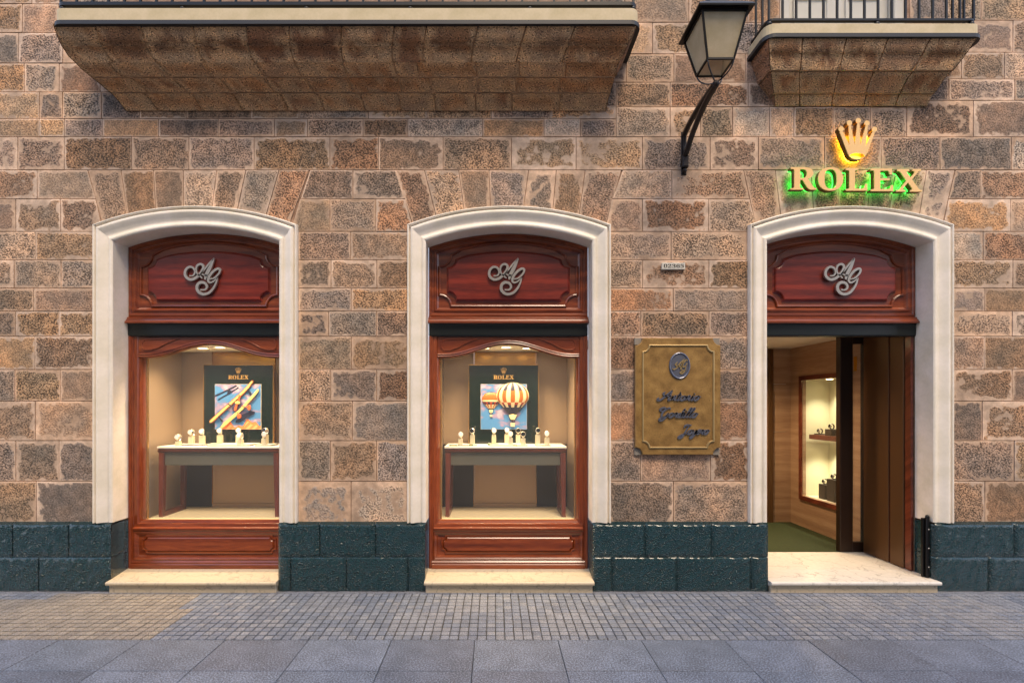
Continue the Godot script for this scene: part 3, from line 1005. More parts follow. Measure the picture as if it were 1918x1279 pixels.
func display_window(b: Node3D, cx: float, label: String) -> void:
	var n := part("display_window", b, label)
	fascia(n, cx)
	uvs = 0.9
	# stiles
	uvswap = true
	for s in [-1.0, 1.0]:
		uvo = Vector2(rng.randf(), rng.randf())
		var st := begin()
		var x: float = cx + s * (HW - 0.003)
		var f := func(d: float, z: float) -> Vector2: return Vector2(x - s * d, z)
		along_y(st, [f.call(0.0, -0.24), f.call(0.0, -0.150), f.call(0.010, -0.146), f.call(0.020, -0.150), f.call(0.024, -0.160), f.call(0.034, -0.160), f.call(0.038, -0.168), f.call(0.066, -0.168), f.call(0.072, -0.176), f.call(0.080, -0.182), f.call(0.088, -0.205), f.call(0.092, -0.24)], 0.10, 2.174)
		obj("stile", st, M.wood, n)
	uvswap = false
	# shaped head
	var y_end := sy(670.0, -0.17); var y_pk := sy(645.0, -0.17); var hw := HW - 0.072
	var low := func(x: float) -> float: return lerpf(y_end, y_pk, 0.5 + 0.5 * cos(PI * clampf(absf(x) / (hw * 0.90), 0.0, 1.0)))
	var p := PackedVector2Array([Vector2(cx + hw, 2.174), Vector2(cx - hw, 2.174)])
	for i in 33:
		var x := lerpf(-hw, hw, i / 32.0)
		p.append(Vector2(cx + x, low.call(x)))
	var st := begin()
	uvo = Vector2(rng.randf(), rng.randf())
	loft(st, p, [[0, -0.23], [0, -0.178], [0.006, -0.172]])
	var hd := obj("shaped_head", st, M.wood, n)
	var s2 := begin()
	for d in [0.012, 0.030]:
		var pts := []
		for i in 33:
			var x := lerpf(-hw + 0.005, hw - 0.005, i / 32.0)
			pts.append(Vector3(cx + x, minf(low.call(x) + d, 2.165), -0.172))
		tube(s2, pts, 0.0075, 6)
	obj("head_moulding", s2, M.wood, n)
	for s in [-1.0, 1.0]:
		var c := PackedVector2Array()
		for v in [Vector2(0.600, 2.115), Vector2(0.578, 2.150), Vector2(0.26, 2.158), Vector2(0.30, 2.143), Vector2(0.38, 2.110), Vector2(0.45, 2.072), Vector2(0.52, 2.050), Vector2(0.578, 2.052), Vector2(0.600, 2.078)]: c.append(Vector2(cx + s * (v.x), v.y))
		var s3 := begin()
		loft(s3, c, [[0, -0.172], [0.0, -0.164], [0.008, -0.164], [0.011, -0.170]])
		obj("carved_spandrel", s3, M.wood, n)
	# sill rail, lower panel and base
	var s4 := begin()
	along_x(s4, [Vector2(-0.24, 0.452), Vector2(-0.155, 0.452), Vector2(-0.150, 0.462), Vector2(-0.142, 0.468), Vector2(-0.142, 0.482), Vector2(-0.160, 0.490), Vector2(-0.166, 0.515), Vector2(-0.180, 0.520), Vector2(-0.190, 0.540), Vector2(-0.24, 0.540)], cx - HW + 0.045, cx + HW - 0.045)
	obj("sill_rail", s4, M.wood, n)
	var s5 := begin()
	uvo = Vector2(rng.randf(), rng.randf())
	var po := rect(cx - HW + 0.04, cx + HW - 0.04, 0.195, 0.450)
	loft(s5, po, [[0, -0.24], [0, -0.158], [0.012, -0.154], [0.024, -0.162], [0.034, -0.166], [0.040, -0.176]])
	obj("lower_frame", s5, M.wood, n)
	var s6 := begin()
	uvo = Vector2(rng.randf(), rng.randf())
	loft(s6, notched(cx - 0.575, cx + 0.575, 0.272, 0.398, 0.03), [[-0.022, -0.175], [-0.018, -0.166], [-0.008, -0.164], [-0.002, -0.174], [0.002, -0.164], [0.010, -0.158]])
	obj("lower_panel", s6, M.wood, n)
	var s7 := begin()
	along_x(s7, [Vector2(-0.24, 0.105), Vector2(-0.140, 0.105), Vector2(-0.140, 0.160), Vector2(-0.148, 0.168), Vector2(-0.148, 0.180), Vector2(-0.158, 0.193), Vector2(-0.24, 0.193)], cx - HW + 0.028, cx + HW - 0.028)
	obj("base_rail", s7, M.wood, n)
	# glass
	var s8 := begin()
	bx(s8, cx - HW + 0.088, cx + HW - 0.088, 0.532, 2.15, -0.214, -0.208, 0.0)
	obj("glass_pane", s8, M.glass, n)
	# gilt lining inside the glass
	var s9 := begin()
	for s in [-1.0, 1.0]:
		var x: float = cx + s * (HW - 0.094)
		bx(s9, minf(x, x - s * 0.014), maxf(x, x - s * 0.014), 0.542, 2.10, -0.262, -0.242, 0.002)
	obj("gilt_lining", s9, M.gold_trim, n)

func alcove(b: Node3D, cx: float, label: String, lamps_label: String, lamps_group: String) -> void:
	# the lit box behind the glass
	var n := part("display_alcove", b, label)
	var w := HW - 0.075
	var zb := -0.80
	var st := begin()
	bx(st, cx - w - 0.06, cx + w + 0.06, 0.44, 0.536, zb - 0.06, -0.25, 0.0)
	obj("alcove_floor", st, M.pale_floor, n)
	st = begin()
	bx(st, cx - w - 0.06, cx + w + 0.06, 2.105, 2.16, zb - 0.06, -0.25, 0.0)
	obj("alcove_ceiling", st, M.ceiling, n)
	for s in [-1.0, 1.0]:
		st = begin()
		bx(st, minf(cx + s * w, cx + s * (w + 0.05)), maxf(cx + s * w, cx + s * (w + 0.05)), 0.537, 2.104, zb - 0.055, -0.25, 0.0)
		obj("side_panel", st, M.taupe, n)
		st = begin()
		bx(st, minf(cx + s * 0.322, cx + s * (w - 0.001)), maxf(cx + s * 0.322, cx + s * (w - 0.001)), 1.17, 2.104, zb - 0.05, zb, 0.002)
		obj("back_panel", st, M.taupe, n)
		st = begin()
		bx(st, minf(cx + s * 0.322, cx + s * (w - 0.001)), maxf(cx + s * 0.322, cx + s * (w - 0.001)), 0.537, 1.168, zb - 0.05, zb + 0.004, 0.002)
		obj("back_panel", st, M.aubergine, n)
		st = begin()
		bx(st, cx + s * 0.317 - 0.003, cx + s * 0.317 + 0.003, 0.56, 2.104, zb - 0.03, zb + 0.012, 0.001)
		obj("gilt_strip", st, M.gold_trim, n)
	st = begin()
	bx(st, cx - 0.312, cx + 0.312, 0.575, 1.92, zb - 0.05, zb + 0.006, 0.002)
	obj("back_panel", st, M.tan, n)
	st = begin()
	bx(st, cx - 0.312, cx + 0.312, 1.922, 2.104, zb - 0.05, zb + 0.006, 0.001)
	obj("gilt_panel", st, M.gold_trim, n)
	st = begin()
	bx(st, cx - 0.32, cx + 0.32, 0.537, 0.574, zb - 0.05, zb + 0.012, 0.002)
	obj("skirting", st, M.tan, n)
	# downlights
	for k in 5:
		var lx: float = cx + [-0.38, 0.0, 0.38, -0.20, 0.20][k]
		var lz: float = [-0.37, -0.36, -0.37, -0.43, -0.43][k]
		var t := thing("downlight", lamps_label, "ceiling light", Vector3(lx, 2.104, lz), lamps_group)
		var s2 := begin()
		lathe(s2, Vector3.ZERO, [[0.062, 0.0], [0.062, -0.006], [0.050, -0.008], [0.047, -0.001]], 20)
		obj("trim_ring", s2, M.white_paint, t)
		s2 = begin()
		lathe(s2, Vector3.ZERO, [[0.0001, -0.003], [0.047, -0.003]], 20)
		obj("lamp_disc", s2, M.lamp, t)
		var l := SpotLight3D.new()
		l.name = "lamp_light"
		t.add_child(l)
		l.position = Vector3(0, -0.012, 0)
		l.rotation_degrees = Vector3(-90, 0, 0)
		l.spot_angle = 58
		l.spot_attenuation = 0.8
		l.spot_range = 8
		l.light_energy = LAMP_E
		l.light_size = 0.04
		l.light_color = Color(1.0, 0.87, 0.67)
		l.shadow_enabled = true

const LAMP_E := 0.46

func doorway(b: Node3D) -> void:
	var cx := DOOR
	var n := part("doorway", b, "open shop doorway with wooden head panel and bronze side panels")
	fascia(n, cx)
	var x1 := cx + HW
	var fl := 0.095
	var top := 2.27
	uvs = 0.9
	uvswap = true
	# bronze leaves folded against the right side, then the narrow side light
	for z in [[-0.235, -0.385], [-0.402, -0.715]]:
		uvo = Vector2(rng.randf(), rng.randf())
		var st := begin()
		bx(st, x1 - 0.04, x1 - 0.004, fl + 0.008, top, z[1], z[0], 0.004)
		obj("bronze_leaf", st, M.bronze, n)
	uvswap = false
	var st := begin()
	bx(st, x1 - 0.03, x1 - 0.006, fl + 0.006, 2.175, -0.232, -0.165, 0.003)
	bx(st, x1 - 0.028, x1 - 0.004, fl + 0.006, top, -0.401, -0.386, 0.0)
	obj("door_jamb", st, M.wood_dark, n)
	uvswap = true
	st = begin()
	bx(st, sx(1574, -0.73), sx(1598, -0.73), fl + 0.004, top, -0.79, -0.725, 0.004)
	obj("door_post", st, M.bronze_dark, n)
	st = begin()
	bx(st, sx(1619, -0.73), x1 - 0.002, fl + 0.004, top, -0.78, -0.735, 0.003)
	obj("door_post", st, M.black, n)
	uvswap = false
	st = begin()
	bx(st, sx(1598, -0.73) + 0.001, sx(1619, -0.73) - 0.001, fl + 0.004, fl + 0.10, -0.775, -0.74, 0.002)
	bx(st, sx(1598, -0.73) + 0.001, sx(1619, -0.73) - 0.001, top - 0.09, top, -0.775, -0.74, 0.002)
	obj("side_light_rail", st, M.bronze_dark, n)
	st = begin()
	bx(st, sx(1598, -0.73) - 0.004, sx(1619, -0.73) + 0.004, fl + 0.10, top - 0.09, -0.76, -0.754, 0.0)
	obj("glass_pane", st, M.glass, n)
	st = begin()
	bx(st, sx(1600, -0.75), sx(1606, -0.75), sy(695, -0.75), sy(668, -0.75), -0.7535, -0.7515, 0.0)
	obj("yellow_sticker", st, mat(Color(0.85, 0.52, 0.05), 0.5), n)
	st = begin()
	bx(st, cx - HW + 0.002, sx(1574, -0.73), top - 0.01, top + 0.06, -0.79, -0.735, 0.003)
	obj("door_head", st, M.bronze_dark, n)
	# left side of the passage
	st = begin()
	bx(st, cx - HW - 0.06, cx - HW - 0.002, fl, top + 0.06, -0.79, -0.165, 0.002)
	obj("side_lining", st, M.panel_wood, n)
	st = begin()
	bx(st, x1 + 0.001, x1 + 0.06, fl, top + 0.06, -0.80, -0.165, 0.0)
	obj("side_lining", st, M.panel_wood, n)
	st = begin()
	bx(st, cx - HW - 0.06, x1 + 0.06, top + 0.001, top + 0.06, -0.734, -0.235, 0.0)
	obj("passage_ceiling", st, M.ceiling, n)

func room() -> void:
	# what the doorway shows of the shop: right wall with a lit niche, back wall, ceiling and carpet
	var fl := 0.095
	var ce := 2.275
	var xr := 3.735; var xl := 1.25; var zb := -2.0; var zf := -0.80
	var st := begin()
	bx(st, xl - 0.1, xr + 0.6, ce, ce + 0.08, zb - 0.1, zf, 0.0)
	struct("ceiling", st, M.ceiling)
	st = begin()
	bx(st, xl - 0.1, xr + 0.6, 0.0, fl - 0.012, zb - 0.1, zf, 0.0)
	struct("shop_floor", st, M.joint)
	var wall := Node3D.new()
	wall.name = "shop_walls"
	wall.set_meta("kind", "structure")
	add_child(wall)
	uvs = 0.5
	st = begin()
	var n0 := -1.76; var n1 := -0.98; var y0 := 0.475; var y1 := 1.866
	bx(st, xr, xr + 0.04, fl - 0.012, y0, zb, zf, 0.0)
	bx(st, xr, xr + 0.04, y1, ce, zb, zf, 0.0)
	bx(st, xr, xr + 0.04, y0, y1, zb, n0, 0.0)
	bx(st, xr, xr + 0.04, y0, y1, n1, zf, 0.0)
	obj("side_wall", st, M.panel_wood_z, wall)
	st = begin()
	bx(st, xl, xr, fl - 0.012, ce, zb - 0.06, zb, 0.0)
	obj("back_wall", st, M.panel_wood, wall)
	st = begin()
	bx(st, xl - 0.06, xl, fl - 0.012, ce, zb, zf, 0.0)
	bx(st, xl, DOOR - HW - 0.06, fl - 0.012, ce, zf, zf + 0.05, 0.0)
	obj("side_wall", st, M.panel_wood, wall)
	st = begin()
	bx(st, sx(1438, zb), sx(1447, zb), fl, ce - 0.01, zb, zb + 0.03, 0.003)
	obj("gilt_post", st, M.bronze, wall)
	for y in [[sy(720, zb)], [sy(809, zb)]]:
		st = begin()
		bx(st, sx(1447, zb) + 0.01, sx(1472, zb), y[0], y[0] + 0.006, zb, zb + 0.004, 0.0)
		obj("steel_inlay", st, M.steel, wall)
	# niche
	var nd := 0.32
	var nn := Node3D.new()
	nn.name = "wall_niche"
	nn.set_meta("kind", "structure")
	add_child(nn)
	st = begin()
	bx(st, xr + nd, xr + nd + 0.03, y0 - 0.03, y1 + 0.03, n0 - 0.03, n1 + 0.03, 0.0)
	obj("niche_back", st, M.niche, nn)
	st = begin()
	bx(st, xr + 0.041, xr + nd, y0 - 0.03, y0 - 0.002, n0 - 0.03, n1 + 0.03, 0.0)
	obj("niche_floor", st, M.white_paint, nn)
	st = begin()
	bx(st, xr + 0.041, xr + nd, y1 + 0.002, y1 + 0.03, n0 - 0.03, n1 + 0.03, 0.0)
	obj("niche_ceiling", st, M.niche, nn)
	for z in [n0 - 0.03, n1 + 0.002]:
		st = begin()
		bx(st, xr + 0.041, xr + nd, y0 - 0.001, y1 + 0.001, z, z + 0.028, 0.0)
		obj("niche_side", st, M.niche, nn)
	st = begin()
	bx(st, xr + nd - 0.02, xr + nd - 0.002, y0, y1, -1.40, n1, 0.0)
	obj("niche_panel", st, M.box_dark, nn)
	st = begin()
	bx(st, xr + 0.06, xr + nd - 0.021, 1.16, 1.215, -1.735, n1, 0.004)
	obj("niche_shelf", st, M.wood_dark, nn)
	st = begin()
	for k in [[y0 - 0.05, y0, n0 - 0.05, n1 + 0.05], [y1, y1 + 0.05, n0 - 0.05, n1 + 0.05], [y0, y1, n0 - 0.05, n0], [y0, y1, n1, n1 + 0.05]]:
		bx(st, xr - 0.02, xr - 0.001, k[0], k[1], k[2], k[3], 0.003)
	obj("niche_frame", st, M.wood_dark, nn)
	st = begin()
	bx(st, xr - 0.001, xr + 0.002, y0, y1, n0, n1, 0.0)
	obj("glass_pane", st, M.glass, nn)
	for k in 2:
		var t := thing("niche_light", ["small round spotlight in the top of the shop's wall niche", "small round spotlight under the shelf of the shop's wall niche"][k], "spotlight", Vector3(xr + 0.17, [y1, 1.158][k], -1.53))
		var s2 := begin()
		lathe(s2, Vector3.ZERO, [[0.0001, -0.004], [0.03, -0.004], [0.034, -0.001], [0.034, 0.0]], 16)
		obj("lamp_disc", s2, M.lamp, t)
		var l := SpotLight3D.new()
		l.name = "lamp_light"
		t.add_child(l)
		l.position = Vector3(0, -0.012, 0)
		l.rotation_degrees = Vector3(-90, 0, 0)
		l.spot_angle = 50
		l.spot_range = 6
		l.light_energy = 0.34
		l.light_size = 0.02
		l.light_color = Color(1.0, 0.95, 0.80)
		l.shadow_enabled = true
	# dark display blocks with watches
	for k in [[1.215, -1.64, 0.012, 0.10], [1.215, -1.44, 0.075, 0.11], [y0 - 0.002, -1.55, 0.17, 0.11], [y0 - 0.002, -1.40, 0.25, 0.13]]:
		var up: bool = k[0] > 1.0
		var t := thing("display_block", ["dark brown display block on the floor of the wall niche", "dark brown display block on the niche shelf"][int(up)], "display block", Vector3(xr + 0.14, k[0], k[1]), ["blocks on the niche floor", "blocks on the niche shelf"][int(up)])
		var s2 := begin()
		var h: float = k[3] / 2
		bx(s2, -0.05, 0.05, 0.0, k[2], -h, h, 0.003)
		obj("block", s2, M.box_dark, t)
		watch(Vector3(xr + 0.13, k[0] + k[2], k[1]), true, -PI / 2, "dark watch lying on a brown block in the wall niche", "watches in the wall niche")
	# green carpet
	col = Color(1, 1, 1)
	st = begin()
	bx(st, xl + 0.01, xr - 0.002, fl - 0.011, fl + 0.002, zb + 0.002, -0.741, 0.001)
	var c := obj("carpet", st, M.carpet, self)
	c.set_meta("label", "mottled green carpet inside the shop doorway")
	c.set_meta("category", "carpet")
	# a ceiling lamp further in
	var lt := thing("ceiling_lamp", "round ceiling lamp inside the shop beyond the doorway", "ceiling light", Vector3(2.75, ce, -1.35))
	var s3 := begin()
	lathe(s3, Vector3.ZERO, [[0.0001, -0.012], [0.09, -0.012], [0.1, 0.0]], 20)
	obj("lamp_disc", s3, M.lamp, lt)
	var l2 := SpotLight3D.new()
	l2.name = "lamp_light"
	lt.add_child(l2)
	l2.position = Vector3(0, -0.03, 0)
	l2.rotation_degrees = Vector3(-90, 0, 0)
	l2.spot_angle = 72
	l2.spot_range = 8
	l2.light_energy = 2.5
	l2.light_size = 0.09
	l2.light_color = Color(1.0, 0.85, 0.64)
	l2.shadow_enabled = true

func steps(b: Node3D) -> void:
	for s in [[WIN_A, M.sill, "cream marble sill step", -0.16], [WIN_B, M.sill, "cream marble sill step", -0.16], [DOOR, M.marble, "white veined marble doorstep", -0.74]]:
		var n := part("doorstep", b, s[2])
		var w := HW + 0.012
		var cx: float = s[0]
		var st := begin()
		var back := 0.128 if s[3] > -0.5 else 0.097
		# the tread: a slightly sloping slab with a rounded nosing
		along_x(st, [Vector2(0.058, 0.064), Vector2(0.094, 0.064), Vector2(0.101, 0.070), Vector2(0.103, 0.079), Vector2(0.101, 0.088), Vector2(0.095, 0.093), Vector2(0.05, 0.096 if s[3] > -0.5 else 0.0935), Vector2(maxf(s[3], -0.185), back if s[3] > -0.5 else 0.0945), Vector2(maxf(s[3], -0.185), 0.05), Vector2(0.058, 0.05)], cx - HW - 0.004, cx + HW + 0.004)
		obj("tread", st, s[1], n)
		if s[3] < -0.5:
			var s3 := begin()
			bx(s3, cx - w, cx + w, 0.05, 0.0955, s[3], -0.188, 0.002)
			obj("threshold", s3, s[1], n)
		var s2 := begin()
		bx(s2, cx - HW + 0.006, cx + HW - 0.006, -0.01, 0.0635, -0.12, 0.072, 0.003)
		obj("riser", s2, M.sill, n)

# ------------------------------------------------------------------ things on the wall
func lantern() -> void:
	var at := Vector3(1.614, 3.54, 0.0)
	var n := thing("wall_lantern", "black iron street lantern with frosted panes on a wall bracket", "lantern", at)
	var cz := 0.60
	var yt := 4.325 - at.y; var yb := 4.03 - at.y
	var ht := 0.158; var hb := 0.094
	var corner := func(i: int, h: float, y: float) -> Vector3: return Vector3([-h, h, h, -h][i % 4], y, cz + [h, h, -h, -h][i % 4])
	# panes
	for i in 4:
		var st := begin()
		quad(st, corner.call(i, hb - 0.004, yb), corner.call(i + 1, hb - 0.004, yb), corner.call(i + 1, ht - 0.004, yt), corner.call(i, ht - 0.004, yt))
		quad(st, corner.call(i, hb - 0.008, yb), corner.call(i + 1, hb - 0.008, yb), corner.call(i + 1, ht - 0.008, yt), corner.call(i, ht - 0.008, yt))
		obj("pane", st, M.frosted, n)
	# frame
	var s2 := begin()
	for i in 4:
		tube(s2, [corner.call(i, hb, yb), corner.call(i, ht, yt)], 0.009, 4)
		tube(s2, [corner.call(i, hb, yb), corner.call(i + 1, hb, yb)], 0.009, 4)
		tube(s2, [corner.call(i, ht, yt), corner.call(i + 1, ht, yt)], 0.010, 4)
	obj("frame", s2, M.iron, n)
	# roof
	var s3 := begin()
	var rings := [[0.192, -0.012], [0.194, 0.0], [0.186, 0.012], [0.12, 0.075], [0.06, 0.12], [0.055, 0.15], [0.075, 0.16], [0.02, 0.20], [0.0005, 0.21]]
	for k in rings.size() - 1:
		for i in 4:
			quad(s3, corner.call(i, rings[k][0], yt + 0.022 + rings[k][1]), corner.call(i + 1, rings[k][0], yt + 0.022 + rings[k][1]), corner.call(i + 1, rings[k + 1][0], yt + 0.022 + rings[k + 1][1]), corner.call(i, rings[k + 1][0], yt + 0.022 + rings[k + 1][1]))
	for i in 4:
		quad(s3, corner.call(i, 0.192, yt + 0.010), corner.call(i + 1, 0.192, yt + 0.010), corner.call(i + 1, 0.15, yt + 0.014), corner.call(i, 0.15, yt + 0.014))
	obj("roof", s3, M.iron, n)
	# bracket: a wall foot, a loop of two flat bars and the cradle of four scrolled wires
	var tip := Vector3(0, 3.905 - at.y, 0.62)
	var s4 := begin()
	sg = 0
	var bars := [[Vector3(0, 0.31, 0.02), Vector3(0, 0.335, 0.08), Vector3(0, 0.36, 0.22), Vector3(0, 0.372, 0.42), tip], [Vector3(0, 0.12, 0.03), Vector3(0, 0.15, 0.085), Vector3(0, 0.215, 0.17), Vector3(0, 0.285, 0.31), Vector3(0, 0.335, 0.46), tip + Vector3(0, -0.012, 0)]]
	for q in bars:
		var pts := []
		for i in q.size() - 1:
			for s in 5: pts.append(q[i].cubic_interpolate(q[i + 1], q[maxi(i - 1, 0)], q[mini(i + 2, q.size() - 1)], s / 5.0))
		pts.append(q[-1])
		tube(s4, pts, 0.019, 4, 1.3)
	tube(s4, [Vector3(0, 0.33, 0.018), Vector3(0, 0.2, 0.03), Vector3(0, 0.12, 0.035)], 0.012, 4, 1.6)
	sg = -1
	bx(s4, -0.022, 0.022, -0.02, 0.345, -0.012, 0.02, 0.004)
	bx(s4, -0.026, 0.026, 0.03, 0.12, 0.015, 0.06, 0.008)
	ball(s4, Vector3(0, 0.01, 0.03), 0.02, 8)
	ball(s4, Vector3(0, 0.36, 0.62), 0.024, 8)
	obj("bracket", s4, M.iron_brown, n)
	for i in 4:
		var e: Vector3 = corner.call(i, hb, yb)
		var s5 := begin()
		var mid := e.lerp(tip, 0.5) + Vector3(signf(e.x) * 0.035, -0.03, (e.z - cz) * 0.4)
		var pts := []
		for s in 9:
			var t := s / 8.0
			pts.append(e.lerp(mid, t).lerp(mid.lerp(tip, t), t))
		tube(s5, pts, 0.005, 5)
		obj("cradle_wire", s5, M.iron, n)

func text_mesh(s: String, bold := true) -> TextMesh:
	var f := SystemFont.new()
	f.font_names = PackedStringArray(["Droid Serif"])
	f.font_weight = 700 if bold else 400
	var t := TextMesh.new()
	t.text = s
	t.font = f
	t.font_size = 64
	t.pixel_size = 0.01
	t.depth = 0.1
	t.curve_step = 1.0
	return t

func place_text(called: String, s: String, parent: Node, x0: float, x1: float, y0: float, y1: float, z0: float, z1: float, m: Material) -> MeshInstance3D:
	var t := text_mesh(s)
	var bb := t.get_aabb()
	var o := inst(called, t, parent, m)
	var k := Vector3((x1 - x0) / bb.size.x, (y1 - y0) / bb.size.y, (z1 - z0) / bb.size.z)
	o.scale = k
	o.position = Vector3(x0 - bb.position.x * k.x, y0 - bb.position.y * k.y, z0 - bb.position.z * k.z)
	return o

func crown(parent: Node, k: float, z0: float, z1: float, m: Material, m_side: Material = null) -> void:
	# five prongs with balls over a cup with an oval opening; local origin at the middle of its foot
	var f := func(x: float, y: float) -> Vector2: return Vector2((x - 1003.0) * k, (612.0 - y) * k)
	var up := [[1108, 560], [1135, 520], [1230, 258], [1203, 248], [1112, 436], [1140, 178], [1113, 172], [1045, 425], [1031, 145], [1004, 145], [972, 422], [919, 172], [893, 172], [904, 426], [810, 240], [778, 255], [882, 530], [897, 560]]
	var a := PackedVector2Array()
	for v in up: a.append(f.call(v[0], v[1]))
	for i in 9:
		var t := PI - PI * i / 8.0
		a.append(f.call(1003 + cos(t) * 95, 560 - sin(t) * 33))
	var c := PackedVector2Array()
	for v in [[897, 560], [925, 588], [960, 605], [1003, 612], [1046, 605], [1080, 588], [1108, 560]]: c.append(f.call(v[0], v[1]))
	for i in 9:
		var t := PI * i / 8.0
		c.append(f.call(1003 + cos(t) * 95, 560 + sin(t) * 33))
	var st := begin()
	var back := z1 - (z1 - z0) * 0.12
	loft(st, a, [[0, back], [0, z1]], true)
	loft(st, c, [[0, back], [0, z1]], true)
	for v in [[797, 218], [903, 140], [1017, 110], [1128, 142], [1226, 222]]: loft(st, oval(f.call(v[0], v[1]), 34 * k, 34 * k, 16), [[0, back], [0, z1 + 0.0004]], true)
	obj("crown_face", st, m, parent)
	if m_side:
		var s2 := begin()
		loft(s2, a, [[0, z0], [0, back]], false, true)
		loft(s2, c, [[0, z0], [0, back]], false, true)
		for v in [[797, 218], [903, 140], [1017, 110], [1128, 142], [1226, 222]]: loft(s2, oval(f.call(v[0], v[1]), 34 * k, 34 * k, 16), [[0, z0], [0, back]], false, true)
		obj("crown_return", s2, m_side, parent)

func shop_sign() -> void:
	var z0 := 0.046; var z1 := 0.092
	var n := thing("letter_sign", "gold serif letters ROLEX with green backlight above the doorway", "sign", Vector3(sx(1603, z1), sy(358, z1), 0.0))
	var fit := [["R", 1482, 1530], ["O", 1533.5, 1580], ["L", 1585.5, 1625.5], ["E", 1632, 1674], ["X", 1680, 1728]]
	for i in fit.size():
		var q: Array = fit[i]
		var y0 := sy(355.0 + i * 0.9, z1) - n.position.y
		var y1 := sy(313.0 + i * 0.9, z1) - n.position.y
		var a := sx(q[1], z1) - n.position.x; var c := sx(q[2], z1) - n.position.x
		var ex := 0.004 if q[0] == "O" else 0.0
		place_text("letter", q[0], n, a, c, y0 - ex, y1 + ex, z1 - 0.008, z1, M.sign_gold)
		place_text("letter_return", q[0], n, a, c, y0 - ex, y1 + ex, z0, z1 - 0.0081, M.sign_side)
		place_text("backlight", q[0], n, a + 0.006, c - 0.006, y0 + 0.004, y1 - 0.004, z0 - 0.010, z0 - 0.001, M.glow_green)
		for e in [-0.25, 0.25]:
			var l := OmniLight3D.new()
			l.name = "backlight_lamp"
			n.add_child(l, true)
			l.position = Vector3((a + c) / 2 + (c - a) * e, (y0 + y1) / 2 - 0.02, z0 - 0.018)
			l.light_color = Color(0.10, 1.0, 0.22)
			l.light_energy = 0.0012
			l.omni_range = 2
			l.light_size = 0.01
			l.shadow_enabled = true
		for yy in [0.04, 0.16]:
			var ps := begin()
			lathe(ps, Vector3((a + c) / 2 - (c - a) * 0.22, y0 + yy, 0), [[0.004, 0.0], [0.004, z0]], 6, Basis(Vector3.RIGHT, PI / 2))
			obj("fixing_pin", ps, M.steel, n)
	var t := thing("crown_sign", "gold five-pointed crown emblem with yellow backlight on the stone wall", "sign", Vector3(sx(1606.5, z1), sy(299, z1), 0.0))
	var k := (sx(1644, z1) - sx(1571.7, z1)) / 495.0
	crown(t, k, z0, z1, M.sign_gold, M.sign_side)
	var s2 := begin()
	loft(s2, PackedVector2Array([Vector2(-105, 60) * k, Vector2(-70, 18) * k, Vector2(0, 4) * k, Vector2(70, 18) * k, Vector2(105, 60) * k, Vector2(190, 340) * k, Vector2(-190, 340) * k]), [[0, z0 - 0.012], [0, z0 - 0.004]], true, true)
	obj("backlight", s2, M.glow_yellow, t)
	for e in [Vector2(-0.04, 0.07), Vector2(0.03, 0.07), Vector2(-0.05, 0.17), Vector2(0.05, 0.17)]:
		var l := OmniLight3D.new()
		l.name = "backlight_lamp"
		t.add_child(l, true)
		l.position = Vector3(e.x, e.y, z0 - 0.02)
		l.light_color = Color(1.0, 0.74, 0.08)
		l.light_energy = 0.0022
		l.omni_range = 2
		l.light_size = 0.01
		l.shadow_enabled = true
	for e in [Vector2(-0.03, 0.1), Vector2(0.03, 0.1)]:
		var ps := begin()
		lathe(ps, Vector3(e.x, e.y, 0), [[0.004, 0.0], [0.004, z0]], 6, Basis(Vector3.RIGHT, PI / 2))
		obj("fixing_pin", ps, M.steel, t)

